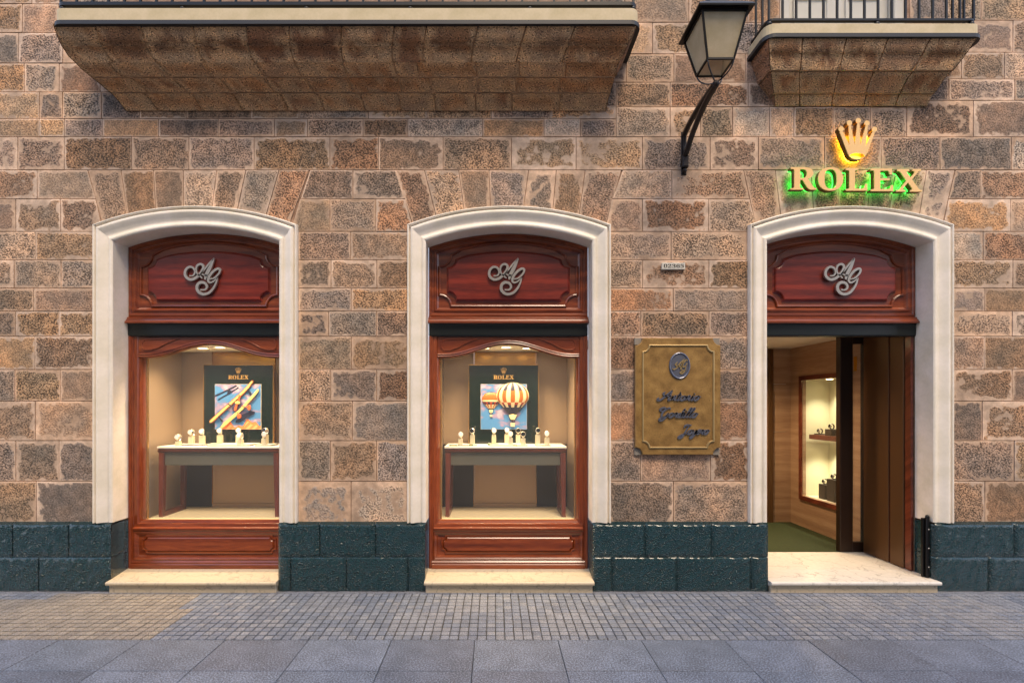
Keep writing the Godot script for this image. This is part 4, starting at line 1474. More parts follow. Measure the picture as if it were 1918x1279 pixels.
const GLYPHS := {
	"o": [0.50, [[0.35, 0.5], [0.1, 0.45], [0.0, 0.2], [0.12, 0.0], [0.32, 0.05], [0.42, 0.3], [0.33, 0.5], [0.42, 0.42], [0.58, 0.42]]],
	"n": [0.54, [[0.0, 0.0], [0.06, 0.5], [0.05, 0.05], [0.2, 0.42], [0.33, 0.48], [0.31, 0.1], [0.42, 0.0], [0.56, 0.12]]],
	"t": [0.32, [[0.0, 0.1], [0.12, 0.9], [0.07, 0.1], [0.18, 0.0], [0.34, 0.12]], [[-0.08, 0.58], [0.28, 0.62]]],
	"i": [0.28, [[0.0, 0.1], [0.09, 0.5], [0.05, 0.1], [0.15, 0.0], [0.3, 0.12]], [[0.13, 0.72], [0.15, 0.78]]],
	"r": [0.42, [[0.0, 0.05], [0.1, 0.52], [0.15, 0.42], [0.28, 0.48], [0.25, 0.12], [0.34, 0.0], [0.45, 0.12]]],
	"d": [0.57, [[0.35, 0.45], [0.1, 0.45], [0.0, 0.15], [0.12, 0.0], [0.3, 0.15], [0.46, 1.0], [0.38, 0.1], [0.46, 0.0], [0.6, 0.12]]],
	"l": [0.33, [[0.0, 0.1], [0.15, 0.5], [0.3, 0.98], [0.2, 1.02], [0.1, 0.4], [0.12, 0.05], [0.22, 0.0], [0.36, 0.12]]],
	"y": [0.50, [[0.0, 0.4], [0.06, 0.5], [0.06, 0.15], [0.18, 0.02], [0.32, 0.2], [0.4, 0.5], [0.3, -0.1], [0.1, -0.5], [-0.05, -0.4], [0.15, -0.1], [0.52, 0.12]]],
	"e": [0.37, [[0.0, 0.1], [0.2, 0.25], [0.32, 0.4], [0.22, 0.5], [0.07, 0.38], [0.05, 0.1], [0.18, 0.0], [0.4, 0.12]]],
	"A": [0.86, [[-0.36, 0.28], [-0.48, 0.18], [-0.42, -0.02], [-0.1, 0.1], [0.3, 0.7], [0.62, 1.15]], [[0.62, 1.15], [0.6, 0.5], [0.6, 0.05], [0.7, 0.0], [0.86, 0.12]], [[0.0, 0.95], [-0.14, 0.8], [0.0, 0.6], [0.3, 0.5], [0.78, 0.48]]],
	"G": [0.88, [[0.75, 0.9], [0.62, 1.1], [0.25, 0.9], [0.05, 0.45], [0.2, 0.05], [0.5, 0.1], [0.7, 0.5]], [[0.72, 0.5], [0.6, 0.0], [0.35, -0.35], [0.05, -0.35], [0.1, -0.1], [0.5, 0.08], [0.9, 0.15]], [[0.0, 0.72], [-0.3, 0.8], [-0.25, 1.02], [0.05, 1.12], [0.4, 1.0]]],
	"J": [0.72, [[0.1, 0.75], [0.12, 1.02], [0.45, 1.1], [0.78, 1.06]], [[0.55, 1.08], [0.42, 0.4], [0.3, -0.3], [0.05, -0.5], [-0.1, -0.35], [0.2, -0.05], [0.74, 0.12]]]}

func script_word(s: String, parent: Node, x0: float, x1: float, base: float, em: float, z: float, m: Material) -> void:
	var total := 0.0
	for c in s: total += GLYPHS[c][0]
	var k := (x1 - x0) / total
	var x := x0
	for c in s:
		var g: Array = GLYPHS[c]
		var st := begin()
		for q in range(1, g.size()):
			var p := []
			for v in g[q]: p.append(Vector2(x + v[0] * k + v[1] * em * 0.42, base + v[1] * em))
			ribbon(st, curve2(p, 4), 0.0060, z - 0.004, z + 0.008)
		obj("script_letter", st, m, parent)
		x += g[0] * k

func plaque() -> void:
	var z := 0.05
	var n := thing("name_plaque", "bronze wall plaque with hollow corners and raised script name", "plaque", Vector3(sx(1270.5, z), sy(852, z), 0.0))
	var w := (sx(1351, z) - sx(1191, z)) / 2
	var h := sy(633, z) - sy(852, z)
	var st := begin()
	loft(st, notched(-w, w, 0.0, h, 0.062), [[0.004, 0.014], [0.0, 0.020], [0.0, 0.043], [0.006, 0.050]], true, true)
	obj("plate", st, M.brass, n)
	st = begin()
	for c in [[-w, 0.0], [w, 0.0], [-w, h], [w, h]]:
		var cx: float = c[0] - signf(c[0]) * 0.028
		var cy: float = c[1] + (0.026 if c[1] == 0.0 else -0.026)
		loft(st, rect(cx - 0.028, cx + 0.028, cy - 0.028, cy + 0.028), [[0, 0.012], [0, 0.026]])
	obj("backing_corners", st, M.plaster_grey, n)
	st = begin()
	loft(st, notched(-w + 0.062, w - 0.062, 0.062, h - 0.062, 0.055), [[-0.008, 0.0495], [-0.006, 0.058], [0.0, 0.060], [0.006, 0.058], [0.009, 0.0495]], false)
	obj("raised_border", st, M.brass_bright, n)
	var my := h - (sy(633, z) - sy(685, z))
	var mx := sx(1273, z) - n.position.x
	var md := part("medallion", n)
	md.position = Vector3(mx, my, 0)
	st = begin()
	loft(st, oval(Vector2.ZERO, 0.090, 0.114), [[0, 0.0495], [0.002, 0.060], [0.008, 0.064], [0.014, 0.060], [0.016, 0.055]])
	obj("oval_disc", st, M.pewter, md)
	# small monogram of fine wire
	st = begin()
	for q in [[[-0.062, -0.022], [-0.048, -0.032], [-0.02, -0.012], [0.0, 0.018], [0.042, 0.058]], [[0.042, 0.058], [0.018, 0.01], [0.008, -0.028], [0.022, -0.03]], [[-0.02, 0.03], [-0.036, 0.008], [-0.012, -0.006], [0.022, -0.004]], [[0.064, 0.040], [0.056, 0.048], [0.028, 0.02], [0.024, -0.008], [0.044, -0.006], [0.062, 0.022]], [[0.052, 0.006], [0.044, -0.04], [0.018, -0.066], [0.004, -0.058], [0.026, -0.042], [0.052, -0.036]]]:
		var p := []
		for v in q: p.append(Vector2(v[0], v[1]))
		ribbon(st, curve2(p, 5), 0.0045, 0.054, 0.062)
	obj("wire_monogram", st, M.brass_bright, md)
	var f := func(zx: float) -> float: return sx(1180.0 + zx / 5.328, z) - n.position.x
	var g := func(zy: float) -> float: return sy(620.0 + zy / 5.328, z) - n.position.y
	script_word("Antonio", n, f.call(318), f.call(682), g.call(690), 0.072, 0.053, M.pewter)
	script_word("Gordillo", n, f.call(298), f.call(660), g.call(860), 0.072, 0.053, M.pewter)
	script_word("Joyero", n, f.call(505), f.call(775), g.call(1028), 0.070, 0.053, M.pewter)

func small_wall_things() -> void:
	var n := thing("number_tile", "small white tile with black number 02365 on the stone wall", "number tile", Vector3(sx(1262, 0.03), sy(504.5, 0.03), 0.0))
	var st := begin()
	var w := 0.098; var h := 0.056
	bx(st, -w, w, 0, h, 0.008, 0.032, 0.003)
	obj("tile", st, M.white_paint, n)
	place_text("number", "02365", n, -w * 0.86, w * 0.88, h * 0.24, h * 0.80, 0.031, 0.0335, M.ink)
	# iron shutter guides either side of the doorway
	for s in [[DOOR + HW - 0.028, -0.03, "black iron shutter guide post with rounded top at the right door jamb"], [DOOR - HW + 0.022, -0.10, "black iron shutter guide post behind the left plinth end"]]:
		var g := thing("shutter_guide", s[2], "guide post", Vector3(s[0], 0.1, s[1]))
		var s2 := begin()
		bx(s2, -0.024, 0.024, 0.0, 0.50, -0.012, 0.012, 0.003)
		obj("back_plate", s2, M.iron, g)
		s2 = begin()
		sg = 0
		lathe(s2, Vector3(0.006, 0, 0.02), [[0.016, 0.0], [0.016, 0.515], [0.012, 0.527], [0.0001, 0.532]], 12)
		sg = -1
		obj("rod", s2, M.iron, g)
		for y in [0.09, 0.25, 0.41]:
			s2 = begin()
			ball(s2, Vector3(0.006, y, 0.036), 0.006, 6)
			obj("rivet", s2, M.steel, g)

# ------------------------------------------------------------------ the displays
func watch(at: Vector3, dark: bool, turn: float, label: String, group: String) -> void:
	var n := thing("watch", label, "watch", at, group)
	n.rotation.y = turn
	n.scale = Vector3.ONE * 1.25
	var st := begin()
	sg = 0
	var loop := []
	for i in 15:
		var a := TAU * (i / 14.0) * 0.94 + 0.2
		loop.append(Vector3(0, 0.024 + sin(a) * 0.0235, -0.004 + cos(a) * 0.019))
	tube(st, loop, 0.0042, 6, 2.2)
	obj("bracelet", st, M.steel if not dark else M.box_steel, n)
	st = begin()
	var face := Basis(Vector3.RIGHT, PI / 2 - 0.25)
	var c := Vector3(0, 0.030, 0.014)
	lathe(st, c, [[0.0001, -0.006], [0.0185, -0.006], [0.0195, 0.0], [0.019, 0.005], [0.0165, 0.0065]], 18, face)
	obj("case", st, M.steel, n)
	st = begin()
	lathe(st, c, [[0.0001, 0.0062], [0.0164, 0.006]], 18, face)
	obj("dial", st, M.dial_dark if dark or rng.randf() < 0.4 else M.dial, n)
	sg = -1

func watch_stand(at: Vector3, h: float, label: String, group: String) -> void:
	var n := thing("watch_stand", label, "display stand", at, group)
	var st := begin()
	bx(st, -0.021, 0.021, 0.0, h, -0.021, 0.021, 0.002)
	obj("block", st, M.stand, n)
	st = begin()
	bx(st, -0.014, 0.014, h, h + 0.004, -0.014, 0.014, 0.001)
	obj("cap", st, M.stand, n)

func tray(at: Vector3, w: float, d: float, label: String, group: String) -> void:
	var n := thing("display_tray", label, "tray", at, group)
	var st := begin()
	bx(st, -w / 2, w / 2, 0.0, 0.010, -d / 2, d / 2, 0.002)
	obj("tray_base", st, M.apron, n)
	st = begin()
	bx(st, -w / 2 + 0.004, w / 2 - 0.004, 0.010, 0.0135, -d / 2 + 0.004, d / 2 - 0.004, 0.001)
	obj("tray_top", st, M.table_top, n)

func table(cx: float, label: String) -> void:
	var fl := 0.536
	var top := 1.186 - fl
	var n := thing("display_table", label, "table", Vector3(cx, fl, -0.52))
	var w := 0.562; var z0 := -0.19; var z1 := 0.19
	var st := begin()
	bx(st, -w, w, top - 0.020, top, z0, z1, 0.003)
	obj("table_top", st, M.table_top, n)
	st = begin()
	along_x(st, [Vector2(z0 + 0.01, top - 0.055), Vector2(z1 - 0.012, top - 0.055), Vector2(z1 - 0.002, top - 0.047), Vector2(z1 + 0.002, top - 0.036), Vector2(z1 - 0.012, top - 0.030), Vector2(z1 - 0.010, top - 0.0205), Vector2(z0 + 0.01, top - 0.0205)], -w + 0.006, w - 0.006)
	obj("edge_moulding", st, M.wood_dark, n)
	st = begin()
	bx(st, -w + 0.055, w - 0.055, top - 0.175, top - 0.0555, z1 - 0.05, z1 - 0.028, 0.002)
	obj("apron", st, M.apron, n)
	uvswap = true
	for s in [-1.0, 1.0]:
		var e := part("leg_frame", n)
		for f in [[z1 - 0.055, z1 - 0.010], [z0 + 0.015, z0 + 0.055]]:
			st = begin()
			# legs splay a little outward and thicken to the foot
			var x0: float = s * (w - 0.055); var x1: float = s * (w - 0.008)
			var q := PackedVector2Array([Vector2(x0 + s * 0.012, 0.0), Vector2(x1 + s * 0.0, 0.0), Vector2(x1 + s * 0.0, top - 0.056), Vector2(x0 - s * 0.004, top - 0.056), Vector2(x0 + s * 0.004, top * 0.45)])
			loft(st, q, [[0.003, f[0]], [0, f[0] + 0.003], [0, f[1] - 0.003], [0.003, f[1]]], true, true)
			obj("leg", st, M.wood_dark, e)
		st = begin()
		bx(st, minf(s * (w - 0.045), s * (w - 0.010)), maxf(s * (w - 0.045), s * (w - 0.010)), 0.0, 0.045, z0 + 0.056, z1 - 0.056, 0.003)
		obj("foot_rail", st, M.wood_dark, e)
	uvswap = false

func picture_texture(kind: int) -> ImageTexture:
	var S := 160
	var im := Image.create(S, S, false, Image.FORMAT_RGB8)
	var nz := FastNoiseLite.new()
	nz.seed = 60 + kind
	nz.frequency = 0.014
	nz.fractal_octaves = 3
	for y in S:
		for x in S:
			var v := nz.get_noise_2d(x, y * 1.6) * 0.5 + 0.5
			var c := Color8(64, 120, 180).lerp(Color8(136, 122, 160), smoothstep(0.45, 0.62, v))
			c = c.lerp(Color8(176, 178, 196), smoothstep(0.62, 0.72, v) * 0.6)
			if kind == 0:
				var ridge := 132.0 + 10.0 * sin(x * 0.085 + 1.0) + 5.0 * sin(x * 0.21) + (S - x) * 0.12
				if y > ridge: c = Color8(226, 118, 66) if y < ridge + 9 or (x + y) % 23 < 12 else Color8(238, 160, 106)
			im.set_pixel(x, y, c)
	return ImageTexture.create_from_image(im)

func poster(cx: float, kind: int, label: String) -> void:
	var top_y := 1.186
	var zf := -0.652
	var n := thing("poster_board", label, "display board", Vector3(cx, top_y, zf))
	var w := 0.339
	var h := sy(684, zf) - top_y
	var st := begin()
	bx(st, -w, w, 0.0, h, -0.022, 0.0, 0.002)
	obj("board", st, M.green_board, n)
	st = begin()
	for k in [[-w - 0.006, -w - 0.0005, 0.0, h + 0.006], [w + 0.0005, w + 0.006, 0.0, h + 0.006], [-w - 0.0005, w + 0.0005, h + 0.0005, h + 0.006]]: bx(st, k[0], k[1], k[2], k[3], -0.024, 0.003, 0.001)
	obj("edge_trim", st, M.gold_trim, n)
	var f := 4.852 / 924.0 / 3.653
	var at := func(x: float, y: float) -> Vector2: return Vector2((x - 524.0) * f, (sy(630.0 + y / 3.653, zf) - top_y))
	var a: Vector2 = at.call(367, 636); var b: Vector2 = at.call(683, 327)
	var pic := part("picture", n)
	st = begin()
	bx(st, a.x, b.x, a.y, b.y, 0.001, 0.012, 0.0005)
	obj("picture_edge", st, M.white_paint, pic)
	var pm := mat(Color.WHITE, 0.5)
	pm.albedo_texture = picture_texture(kind)
	var qm := QuadMesh.new()
	qm.size = Vector2(b.x - a.x - 0.004, b.y - a.y - 0.004)
	var q := inst("print", qm, pic, pm)
	q.position = Vector3((a.x + b.x) / 2, (a.y + b.y) / 2, 0.0135)
	place_text("lettering", "ROLEX", n, at.call(455, 0).x, at.call(593, 0).x, at.call(0, 293).y, at.call(0, 266).y, 0.0, 0.004, M.gold_print)
	var cr := part("small_crown", n)
	cr.position = Vector3(0, at.call(0, 258).y, 0)
	crown(cr, 42.0 * f / 495.0, 0.0, 0.004, M.gold_print)
	if kind == 1:
		var c2: Vector2 = at.call(438, 434)
		balloon(n, Vector3(c2.x, c2.y, 0.014), 62 * f, 0)
		c2 = at.call(585, 412)
		balloon(n, Vector3(c2.x, c2.y, 0.024), 110 * f, 1)
	else:
		biplane(n)

func balloon(parent: Node, at: Vector3, r: float, kind: int) -> void:
	var n := part("balloon", parent)
	n.position = at
	var cream := lin(200, 186, 152); var navy := lin(26, 22, 54); var orange := lin(158, 84, 22); var rust := lin(146, 48, 28)
	var st := begin()
	sg = 0
	# half relief: meridian gores, five bands
	var prof := func(t: float) -> Vector2:      # t 0 top .. 1 mouth -> (radius, height)
		if t < 0.55:
			var a := t / 0.55 * PI * 0.56
			return Vector2(sin(a), cos(a) * 0.88)
		var u := (t - 0.55) / 0.45
		return Vector2(lerpf(0.982, 0.20, pow(u, 1.12)), lerpf(-0.165, -1.12, u))
	var gores := 11
	var rows := 14
	for g in gores:
		for i in rows:
			var t0 := float(i) / rows; var t1 := float(i + 1) / rows
			var stripe := g % 2 == 0
			if kind == 1:
				if t0 < 0.60: col = cream if stripe else (navy if t0 < 0.33 else orange)
				elif t0 < 0.68: col = rust if stripe else cream
				elif t0 < 0.78: col = cream if not stripe else navy
				else: col = navy
			else:
				if t0 < 0.12: col = navy
				elif t0 < 0.46: col = orange
				elif t0 < 0.53: col = cream
				elif t0 < 0.70: col = navy if stripe else rust
				elif t0 < 0.86: col = cream if stripe else orange
				else: col = navy
			for s in 2:
				var a0 := PI * (g + s * 0.5) / gores; var a1 := PI * (g + s * 0.5 + 0.5) / gores
				var b0 := 1.0 + (0.03 if s == 1 else 0.0); var b1 := 1.0 + (0.03 if s == 0 else 0.0)
				var p0: Vector2 = prof.call(t0); var p1: Vector2 = prof.call(t1)
				var v := func(p: Vector2, a: float, k: float) -> Vector3: return Vector3(-cos(a) * p.x * k, p.y, sin(a) * p.x * 0.30 * k) * r
				quad(st, v.call(p0, a0, b0), v.call(p0, a1, b1), v.call(p1, a1, b1), v.call(p1, a0, b0))
	sg = -1
	obj("envelope", st, M.tint, n)
	col = lin(236, 214, 150)
	st = begin()
	loft(st, PackedVector2Array([Vector2(-0.12, -1.42) * r, Vector2(0.12, -1.42) * r, Vector2(0.25, -1.16) * r, Vector2(0.0, -1.08) * r, Vector2(-0.25, -1.16) * r]), [[0, 0.0], [0, 0.05 * r], [0.02 * r, 0.10 * r]])
	obj("skirt", st, M.tint, n)
	col = navy
	st = begin()
	for x in [-0.1, 0.0, 0.1]: bx(st, (x - 0.018) * r, (x + 0.018) * r, -1.62 * r, -1.42 * r, 0.0, 0.04 * r, 0.0)
	obj("ropes", st, M.tint, n)
	col = cream
	st = begin()
	bx(st, -0.13 * r, 0.13 * r, -1.86 * r, -1.62 * r, 0.0, 0.10 * r, 0.005 * r)
	obj("basket", st, M.tint, n)
	col = Color.WHITE

func biplane(n: Node) -> void:
	# raised cut-outs over the print; measured on the enlarged survey of this board (8 units per elevation unit, origin 380, 680)
	var zf := -0.652
	var ox: float = n.position.x; var oy: float = n.position.y
	var at := func(x: float, y: float) -> Vector2: return Vector2(sx(380.0 + x / 7.993, zf) - ox, sy(680.0 + y / 7.993, zf) - oy)
	var cream := lin(206, 186, 116); var navy := lin(20, 24, 54); var coral := lin(194, 92, 52); var rust := lin(140, 66, 34); var plum := lin(64, 56, 92)
	var piece := func(parent: Node, called: String, pts: Array, c: Color, z0: float, z1: float, b := 0.0015) -> void:
		col = c
		var p := PackedVector2Array()
		for v in pts: p.append(at.call(v[0], v[1]))
		var st := begin()
		loft(st, p, [[0, z0], [0, z1 - b], [b, z1]])
		obj(called, st, M.tint, parent)
	var far := part("distant_biplane", n)
	piece.call(far, "wing", [[180, 488], [505, 330], [515, 345], [190, 505]], navy, 0.0135, 0.018)
	piece.call(far, "wing", [[232, 545], [535, 360], [543, 374], [245, 553]], navy, 0.0135, 0.018)
	piece.call(far, "fuselage", [[375, 430], [395, 400], [430, 410], [435, 440], [400, 465], [372, 470]], navy, 0.0135, 0.020)
	var bp := part("biplane", n)
	piece.call(bp, "wing", [[115, 860], [150, 825], [385, 612], [560, 458], [690, 325], [745, 262], [772, 262], [772, 290], [705, 385], [600, 492], [440, 640], [300, 765], [165, 892], [118, 902]], rust, 0.020, 0.030)
	piece.call(bp, "wing_top", [[126, 868], [156, 836], [392, 622], [567, 468], [697, 334], [748, 274], [762, 275], [760, 290], [697, 378], [592, 484], [432, 630], [292, 754], [160, 880], [128, 892]], cream, 0.0295, 0.034)
	piece.call(bp, "fuselage", [[470, 720], [455, 680], [470, 610], [520, 570], [590, 590], [605, 640], [580, 700], [530, 740]], plum, 0.0135, 0.026)
	piece.call(bp, "tail", [[500, 890], [505, 860], [600, 770], [730, 712], [785, 730], [780, 755], [640, 840], [545, 890]], navy, 0.0135, 0.024)
	piece.call(bp, "wing", [[290, 950], [330, 890], [560, 700], [760, 480], [835, 392], [858, 396], [850, 430], [700, 605], [520, 790], [330, 960], [298, 978]], cream, 0.024, 0.036)
	piece.call(bp, "strut", [[225, 770], [240, 768], [325, 865], [300, 880]], navy, 0.024, 0.032)
	piece.call(bp, "strut", [[665, 360], [685, 360], [750, 470], [725, 490]], navy, 0.024, 0.032)
	piece.call(bp, "strut", [[390, 615], [405, 605], [470, 640], [455, 650]], navy, 0.034, 0.038)
	piece.call(bp, "propeller", [[545, 560], [552, 500], [570, 470], [588, 490], [575, 560], [555, 600], [520, 715], [495, 712], [490, 690], [520, 610]], coral, 0.034, 0.040)
	piece.call(bp, "spinner", [[505, 600], [515, 575], [545, 568], [578, 585], [580, 605], [545, 615]], cream, 0.034, 0.044)
	for w in [[565, 795, 28, 34, 540, 735], [715, 665, 24, 38, 610, 640]]:
		var st := begin()
		col = coral
		var c: Vector2 = at.call(w[0], w[1])
		loft(st, oval(c, w[2] * 0.00066, w[3] * 0.00066, 16), [[0, 0.026], [0, 0.040], [0.002, 0.042]])
		var d: Vector2 = at.call(w[4], w[5])
		tube(st, [Vector3(c.x, c.y, 0.036), Vector3(d.x, d.y, 0.036)], 0.005, 6)
		obj("wheel", st, M.tint, bp)
	col = Color.WHITE

func displays() -> void:
	var T := 1.186
	table(WIN_A - 0.012, "dark wood display table in front of the biplane board")
	table(WIN_B - 0.02, "dark wood display table in front of the balloon board")
	poster(sx(446, -0.652), 0, "dark green display board with a relief of biplanes and gold lettering")
	poster(sx(943.3, -0.652), 1, "dark green display board with a relief of hot air balloons and gold lettering")
	# [survey x, z, stand height, raised on a tray?]
	var sets := [
		[230.0, "before the biplane board", [[378, -0.41, 0.043], [468, -0.46, 0.072], [540, -0.47, 0.078], [663, -0.57, 0.078], [792, -0.58, 0.080], [803, -0.40, 0.045], [968, -0.40, 0.055], [975, -0.50, 0.085]], [[484, -0.46, 160, 0.07], [735, -0.41, 290, 0.09], [770, -0.57, 330, 0.07], [985, -0.45, 110, 0.16]], [640, -0.47]],
		[800.0, "before the balloon board", [[228, -0.41, 0.053], [310, -0.43, 0.085], [457, -0.56, 0.080], [545, -0.56, 0.085], [570, -0.41, 0.058], [623, -0.56, 0.080], [657, -0.41, 0.055], [757, -0.43, 0.088], [820, -0.41, 0.060]], [[275, -0.42, 130, 0.08], [555, -0.41, 260, 0.09], [545, -0.56, 260, 0.07], [792, -0.42, 100, 0.09]], [455, -0.47]]]
	for s in sets:
		var g: String = s[1]
		for t in s[3]: tray(Vector3(sx(s[0] + t[0] / 3.653, t[1]), T, t[1]), t[2] / 3.653 * (DIST - t[1]) / 924.0, t[3], "low white display tray with dark rim " + g, "trays " + g)
		for k in s[2]:
			var x := sx(s[0] + k[0] / 3.653, k[1])
			var y := T
			for t in s[3]:
				var tw: float = t[2] / 3.653 * (DIST - t[1]) / 924.0 / 2
				if absf(x - sx(s[0] + t[0] / 3.653, t[1])) < tw and absf(k[1] - t[1]) < t[3] / 2: y = T + 0.0135
			var row := "near the glass " if k[1] > -0.5 else "close to the board "
			var tall := "tall " if k[2] > 0.068 else "short "
			watch_stand(Vector3(x, y, k[1]), k[2], tall + "cream watch stand " + row + g, "watch stands " + g)
			watch(Vector3(x, y + k[2] + 0.004, k[1]), false, rng.randf_range(-0.25, 0.25), "steel bracelet watch on a " + tall + "cream stand " + row + g, "watches " + g)
		var d := thing("green_disc", "round green card lying on the table " + g, "card", Vector3(sx(s[0] + s[4][0] / 3.653, s[4][1]), T, s[4][1]))
		var st := begin()
		lathe(st, Vector3.ZERO, [[0.0001, 0.016], [0.052, 0.016], [0.054, 0.012], [0.054, 0.0]], 24)
		obj("disc", st, M.green_card, d)
	for k in [[178, -0.37, 0.075, 0.012], [300, -0.366, 0.032, 0.018], [603, -0.352, 0.038, 0.014]]:
		var d := thing("price_card", ["small green card propped at the front of the balloon table", "wide green card lying at the corner of the balloon table"][int(k[2] > 0.05)], "card", Vector3(sx(800 + k[0] / 3.653, k[1]), T, k[1]), "" if k[2] > 0.05 else "small green cards")
		var st := begin()
		bx(st, -k[2] / 2, k[2] / 2, 0.0, k[3], -0.012, 0.0, 0.001)
		obj("card", st, M.green_card, d)
		st = begin()
		bx(st, -k[2] * 0.18, k[2] * 0.18, k[3] * 0.35, k[3] * 0.7, 0.0, 0.0012, 0.0)
		obj("gold_mark", st, M.gold_print, d)

# ------------------------------------------------------------------ the street
func pavement() -> void:
	var st := begin()
	quad(st, Vector3(-60, -0.016, -30), Vector3(60, -0.016, -30), Vector3(60, -0.016, 60), Vector3(-60, -0.016, 60))
	struct("ground", st, M.joint)
	var pv := Node3D.new()
	pv.name = "pavement"
	pv.set_meta("kind", "structure")
	add_child(pv)
	# small square pavers along the wall
	var size := 0.0628
	var rows := 13
	var z0 := 0.082
	var tones := [lin(172, 178, 191), lin(159, 166, 181), lin(183, 186, 195), lin(166, 174, 190), lin(200, 188, 174), lin(192, 181, 169)]
	var variants := []
	for t in tones:
		col = t
		var s2 := begin()
		var h := size / 2 - 0.0032
		loft(s2, rect(-h, h, -h + 0.003, h - 0.003), [[0, -0.012], [0, -0.003], [0.003, 0.0]])
		variants.append(commit(s2, M.paver))
	col = Color.WHITE
	var lay := Basis(Vector3.RIGHT, -PI / 2)
	var xf := []
	var cs := []
	var nx := int(10.6 / size)
	for r in rows:
		for i in nx:
			var x := -5.2 + (i + 0.5) * size
			var z := z0 + (r + 0.5) * size
			var patch := x > -4.4 and x < -2.30 - 0.13 * float(r < 5) and not (r < 2 and x < -3.6)
			var patch2 := false
			var k := rng.randi_range(0, 3)
			# pavers were laid in groups; some groups are of the sandy kind
			var gx := int(floor(x / (size * 6))); var gz := int(r / 6)
			var hsh := posmod(gx * 73 + gz * 151 + 7, 11)
			if patch: k = 4 + rng.randi_range(0, 1)
			elif hsh < 2: k = 2
			var t := Transform3D(lay.rotated(Vector3.UP, rng.randf_range(-0.02, 0.02)).rotated(Vector3.RIGHT, rng.randf_range(-0.012, 0.012)), Vector3(x + rng.randf_range(-0.0012, 0.0012), rng.randf_range(-0.0022, 0.0), z))
			var near := r >= rows - 2 and absf(x - 0.15) < 4.6
			if near:
				var o := inst("paving_tile", variants[k], pv)
				o.transform = t
			else:
				xf.append(t); cs.append(tones[k])
	col = Color.WHITE
	var s3 := begin()
	var hh := size / 2 - 0.0034
	loft(s3, rect(-hh, hh, -hh + 0.003, hh - 0.003), [[0, -0.012], [0, -0.003], [0.003, 0.0]])
	var mm := MultiMesh.new()
	mm.transform_format = MultiMesh.TRANSFORM_3D
	mm.use_colors = true
	mm.mesh = commit(s3, M.paver)
	mm.instance_count = xf.size()
	for i in xf.size():
		mm.set_instance_transform(i, xf[i])
		mm.set_instance_color(i, cs[i])
	var mi := MultiMeshInstance3D.new()
	mi.name = "paving_tiles"
	mi.multimesh = mm
	mi.set_meta("kind", "stuff")
	mi.set_meta("label", "small square grey paving tiles along the foot of the wall")
	pv.add_child(mi)
	# strip against the wall
	col = lin(160, 162, 172)
	st = begin()
	bx(st, -5.2, 5.4, -0.014, -0.002, -0.02, z0 - 0.004, 0.002)
	obj("kerb_strip", st, M.granite, pv)
	# granite slabs towards the street
	var sw := 0.556
	var za := z0 + rows * size + 0.004
	for r in 7:
		var zz := za + r * 0.385
		for i in range(-10, 11):
			var x := -0.128 + i * sw
			if absf(x + sw / 2) > 5.2: continue
			if r > 0 and absf(x) > 4.4: continue
			var v := rng.randf_range(0.86, 1.10)
			var c := lin(155, 165, 183, v)
			if rng.randf() < 0.25: c = lin(146, 154, 171, v)
			col = c
			var s4 := begin()
			loft(s4, rect(-sw / 2 + 0.0022, sw / 2 - 0.0022, -0.1903, 0.1903), [[0, -0.014], [0, -0.002], [0.002, 0.0]])
			var o := obj("paving_slab", s4, M.granite, pv)
			o.transform = Transform3D(lay, Vector3(x + sw / 2, rng.randf_range(-0.0025, 0.0), zz + 0.1925))
	col = Color.WHITE

# the pale house opposite, behind the viewer: it closes the street and is what the glass mirrors
func across_the_street() -> void:
	var n := thing("opposite_house", "pale plastered house with shuttered windows across the street", "building", Vector3(0, 0, 5.7))
	var st := begin()
	bx(st, -9.0, 9.0, -0.01, 7.2, 0.0, 0.5, 0.0)
	obj("wall", st, M.house, n)
	st = begin()
	along_x(st, [Vector2(0.5, 7.2), Vector2(-0.30, 7.2), Vector2(-0.30, 7.3), Vector2(-0.2, 7.42), Vector2(0.5, 7.42)], -9.1, 9.1)
	obj("cornice", st, M.house, n)
	for y in [0.4, 2.9, 5.1]:
		for i in 7:
			var x := -7.5 + i * 2.5
			st = begin()
			bx(st, x - 0.55, x + 0.55, y, y + 1.75, -0.03, -0.001, 0.004)
			var w := obj("shutter", st, M.shutter_wood, n)
			st = begin()
			bx(st, x - 0.68, x + 0.68, y - 0.1, y - 0.002, -0.09, -0.001, 0.004)
			obj("sill", st, M.house, w)

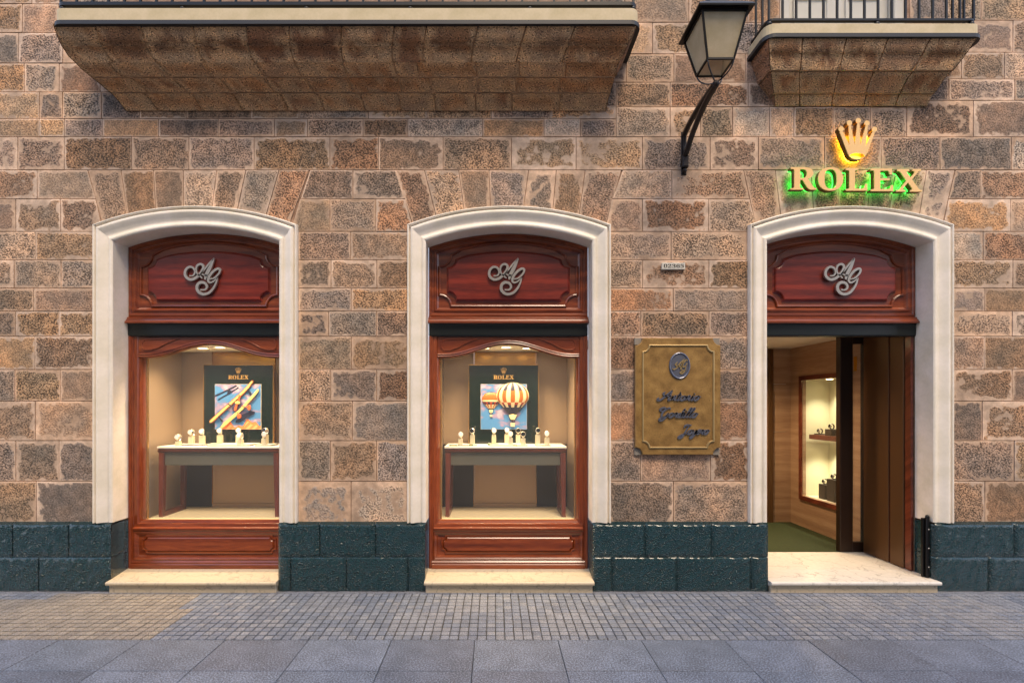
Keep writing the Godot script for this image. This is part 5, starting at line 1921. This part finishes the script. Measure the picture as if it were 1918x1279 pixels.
# ------------------------------------------------------------------ the scene
func _ready() -> void:
	rng.seed = 20240611
	# camera: level, its lens shifted so that verticals stay upright
	var cam := Camera3D.new()
	cam.name = "camera"
	add_child(cam)
	cam.position = Vector3(0, EYE, DIST)
	cam.projection = Camera3D.PROJECTION_FRUSTUM
	cam.near = 0.1
	cam.far = 200.0
	cam.size = 0.1 * 1279.0 / 924.0
	cam.frustum_offset = Vector2(0.1 * 34.0 / 924.0, 0.1 * 118.5 / 924.0)
	cam.current = true
	# sky and sun: an even, bright evening sky over a narrow street
	var env := Environment.new()
	env.background_mode = Environment.BG_SKY
	var sky := Sky.new()
	var sm := ProceduralSkyMaterial.new()
	sm.sky_top_color = Color(0.70, 0.79, 0.95)
	sm.sky_horizon_color = Color(0.90, 0.89, 0.90)
	sm.sky_curve = 0.25
	sm.ground_bottom_color = Color(0.42, 0.42, 0.45)
	sm.ground_horizon_color = Color(0.62, 0.62, 0.66)
	sky.sky_material = sm
	env.sky = sky
	env.background_energy_multiplier = 1.0
	env.tonemap_mode = Environment.TONE_MAPPER_LINEAR
	env.tonemap_exposure = 2.52
	env.sdfgi_enabled = true
	env.ssao_enabled = true
	env.ssil_enabled = true
	var we := WorldEnvironment.new()
	we.name = "environment"
	we.environment = env
	add_child(we)
	var sun := DirectionalLight3D.new()
	sun.name = "sun"
	add_child(sun)
	sun.rotation_degrees = Vector3(-58, 16, 0)
	sun.light_energy = 0.5
	sun.light_angular_distance = 22
	sun.light_color = Color(1.0, 0.91, 0.80)
	sun.shadow_enabled = true

	make_materials()
	M.lamp = glow(Color(1.0, 0.88, 0.66), 5.0)
	M.glow_green = glow(Color(0.10, 1.0, 0.24), 1.25)
	M.glow_yellow = glow(Color(1.0, 0.72, 0.10), 7.5)
	M.plaster_grey = mat(Color(0.52, 0.49, 0.45), 0.8)
	M.brass_bright = mat(Color(0.68, 0.58, 0.40), 0.35, 0.6)
	M.box_steel = mat(Color(0.22, 0.20, 0.19), 0.3, 0.6)
	M.house = mat(Color(0.90, 0.86, 0.79), 0.85)
	M.house.albedo_texture = M.mortar.albedo_texture
	triplanar(M.house, 0.6)
	M.shutter_wood = mat(Color(0.33, 0.36, 0.33), 0.6)
	M.panel_wood_z = M.panel_wood.duplicate()

	# the building
	var b := thing("stone_building", "brown stone shop front with three arched openings and two balconies", "building")
	build_wall(b)
	build_plinth(b)
	for c in [WIN_A, WIN_B, DOOR]: build_surround(b, c)
	display_window(b, WIN_A, "wooden display window showing the biplane board")
	display_window(b, WIN_B, "wooden display window showing the balloon board")
	alcove(b, WIN_A - 0.01, "lit alcove behind the biplane display window", "round downlight in the ceiling over the biplane display", "downlights over the biplane display")
	alcove(b, WIN_B - 0.015, "lit alcove behind the balloon display window", "round downlight in the ceiling over the balloon display", "downlights over the balloon display")
	doorway(b)
	steps(b)
	build_balconies(b)
	room()
	pavement()
	across_the_street()
	# things
	lantern()
	shop_sign()
	plaque()
	small_wall_things()
	for k in [[WIN_A + 0.035, 382.0, "above the biplane display window"], [WIN_B + 0.01, 949.0, "above the balloon display window"], [DOOR + 0.02, 1576.0, "above the open doorway"]]:
		var z := -0.152
		var n := thing("monogram_emblem", "silver script AG monogram on the wooden panel " + k[2], "emblem", Vector3(sx(k[1], z), sy(518.5, z), z))
		monogram(n, (DIST - z) / 924.0 / 5.8125, 0.006, 0.028, M.steel)
		var ps := begin()
		for e in [Vector2(-0.09, 0.02), Vector2(0.05, -0.1), Vector2(0.03, 0.05)]: lathe(ps, Vector3(e.x, e.y, 0), [[0.004, 0.0], [0.004, 0.012]], 6, Basis(Vector3.RIGHT, PI / 2))
		obj("fixing_pins", ps, M.steel, n)
	displays()
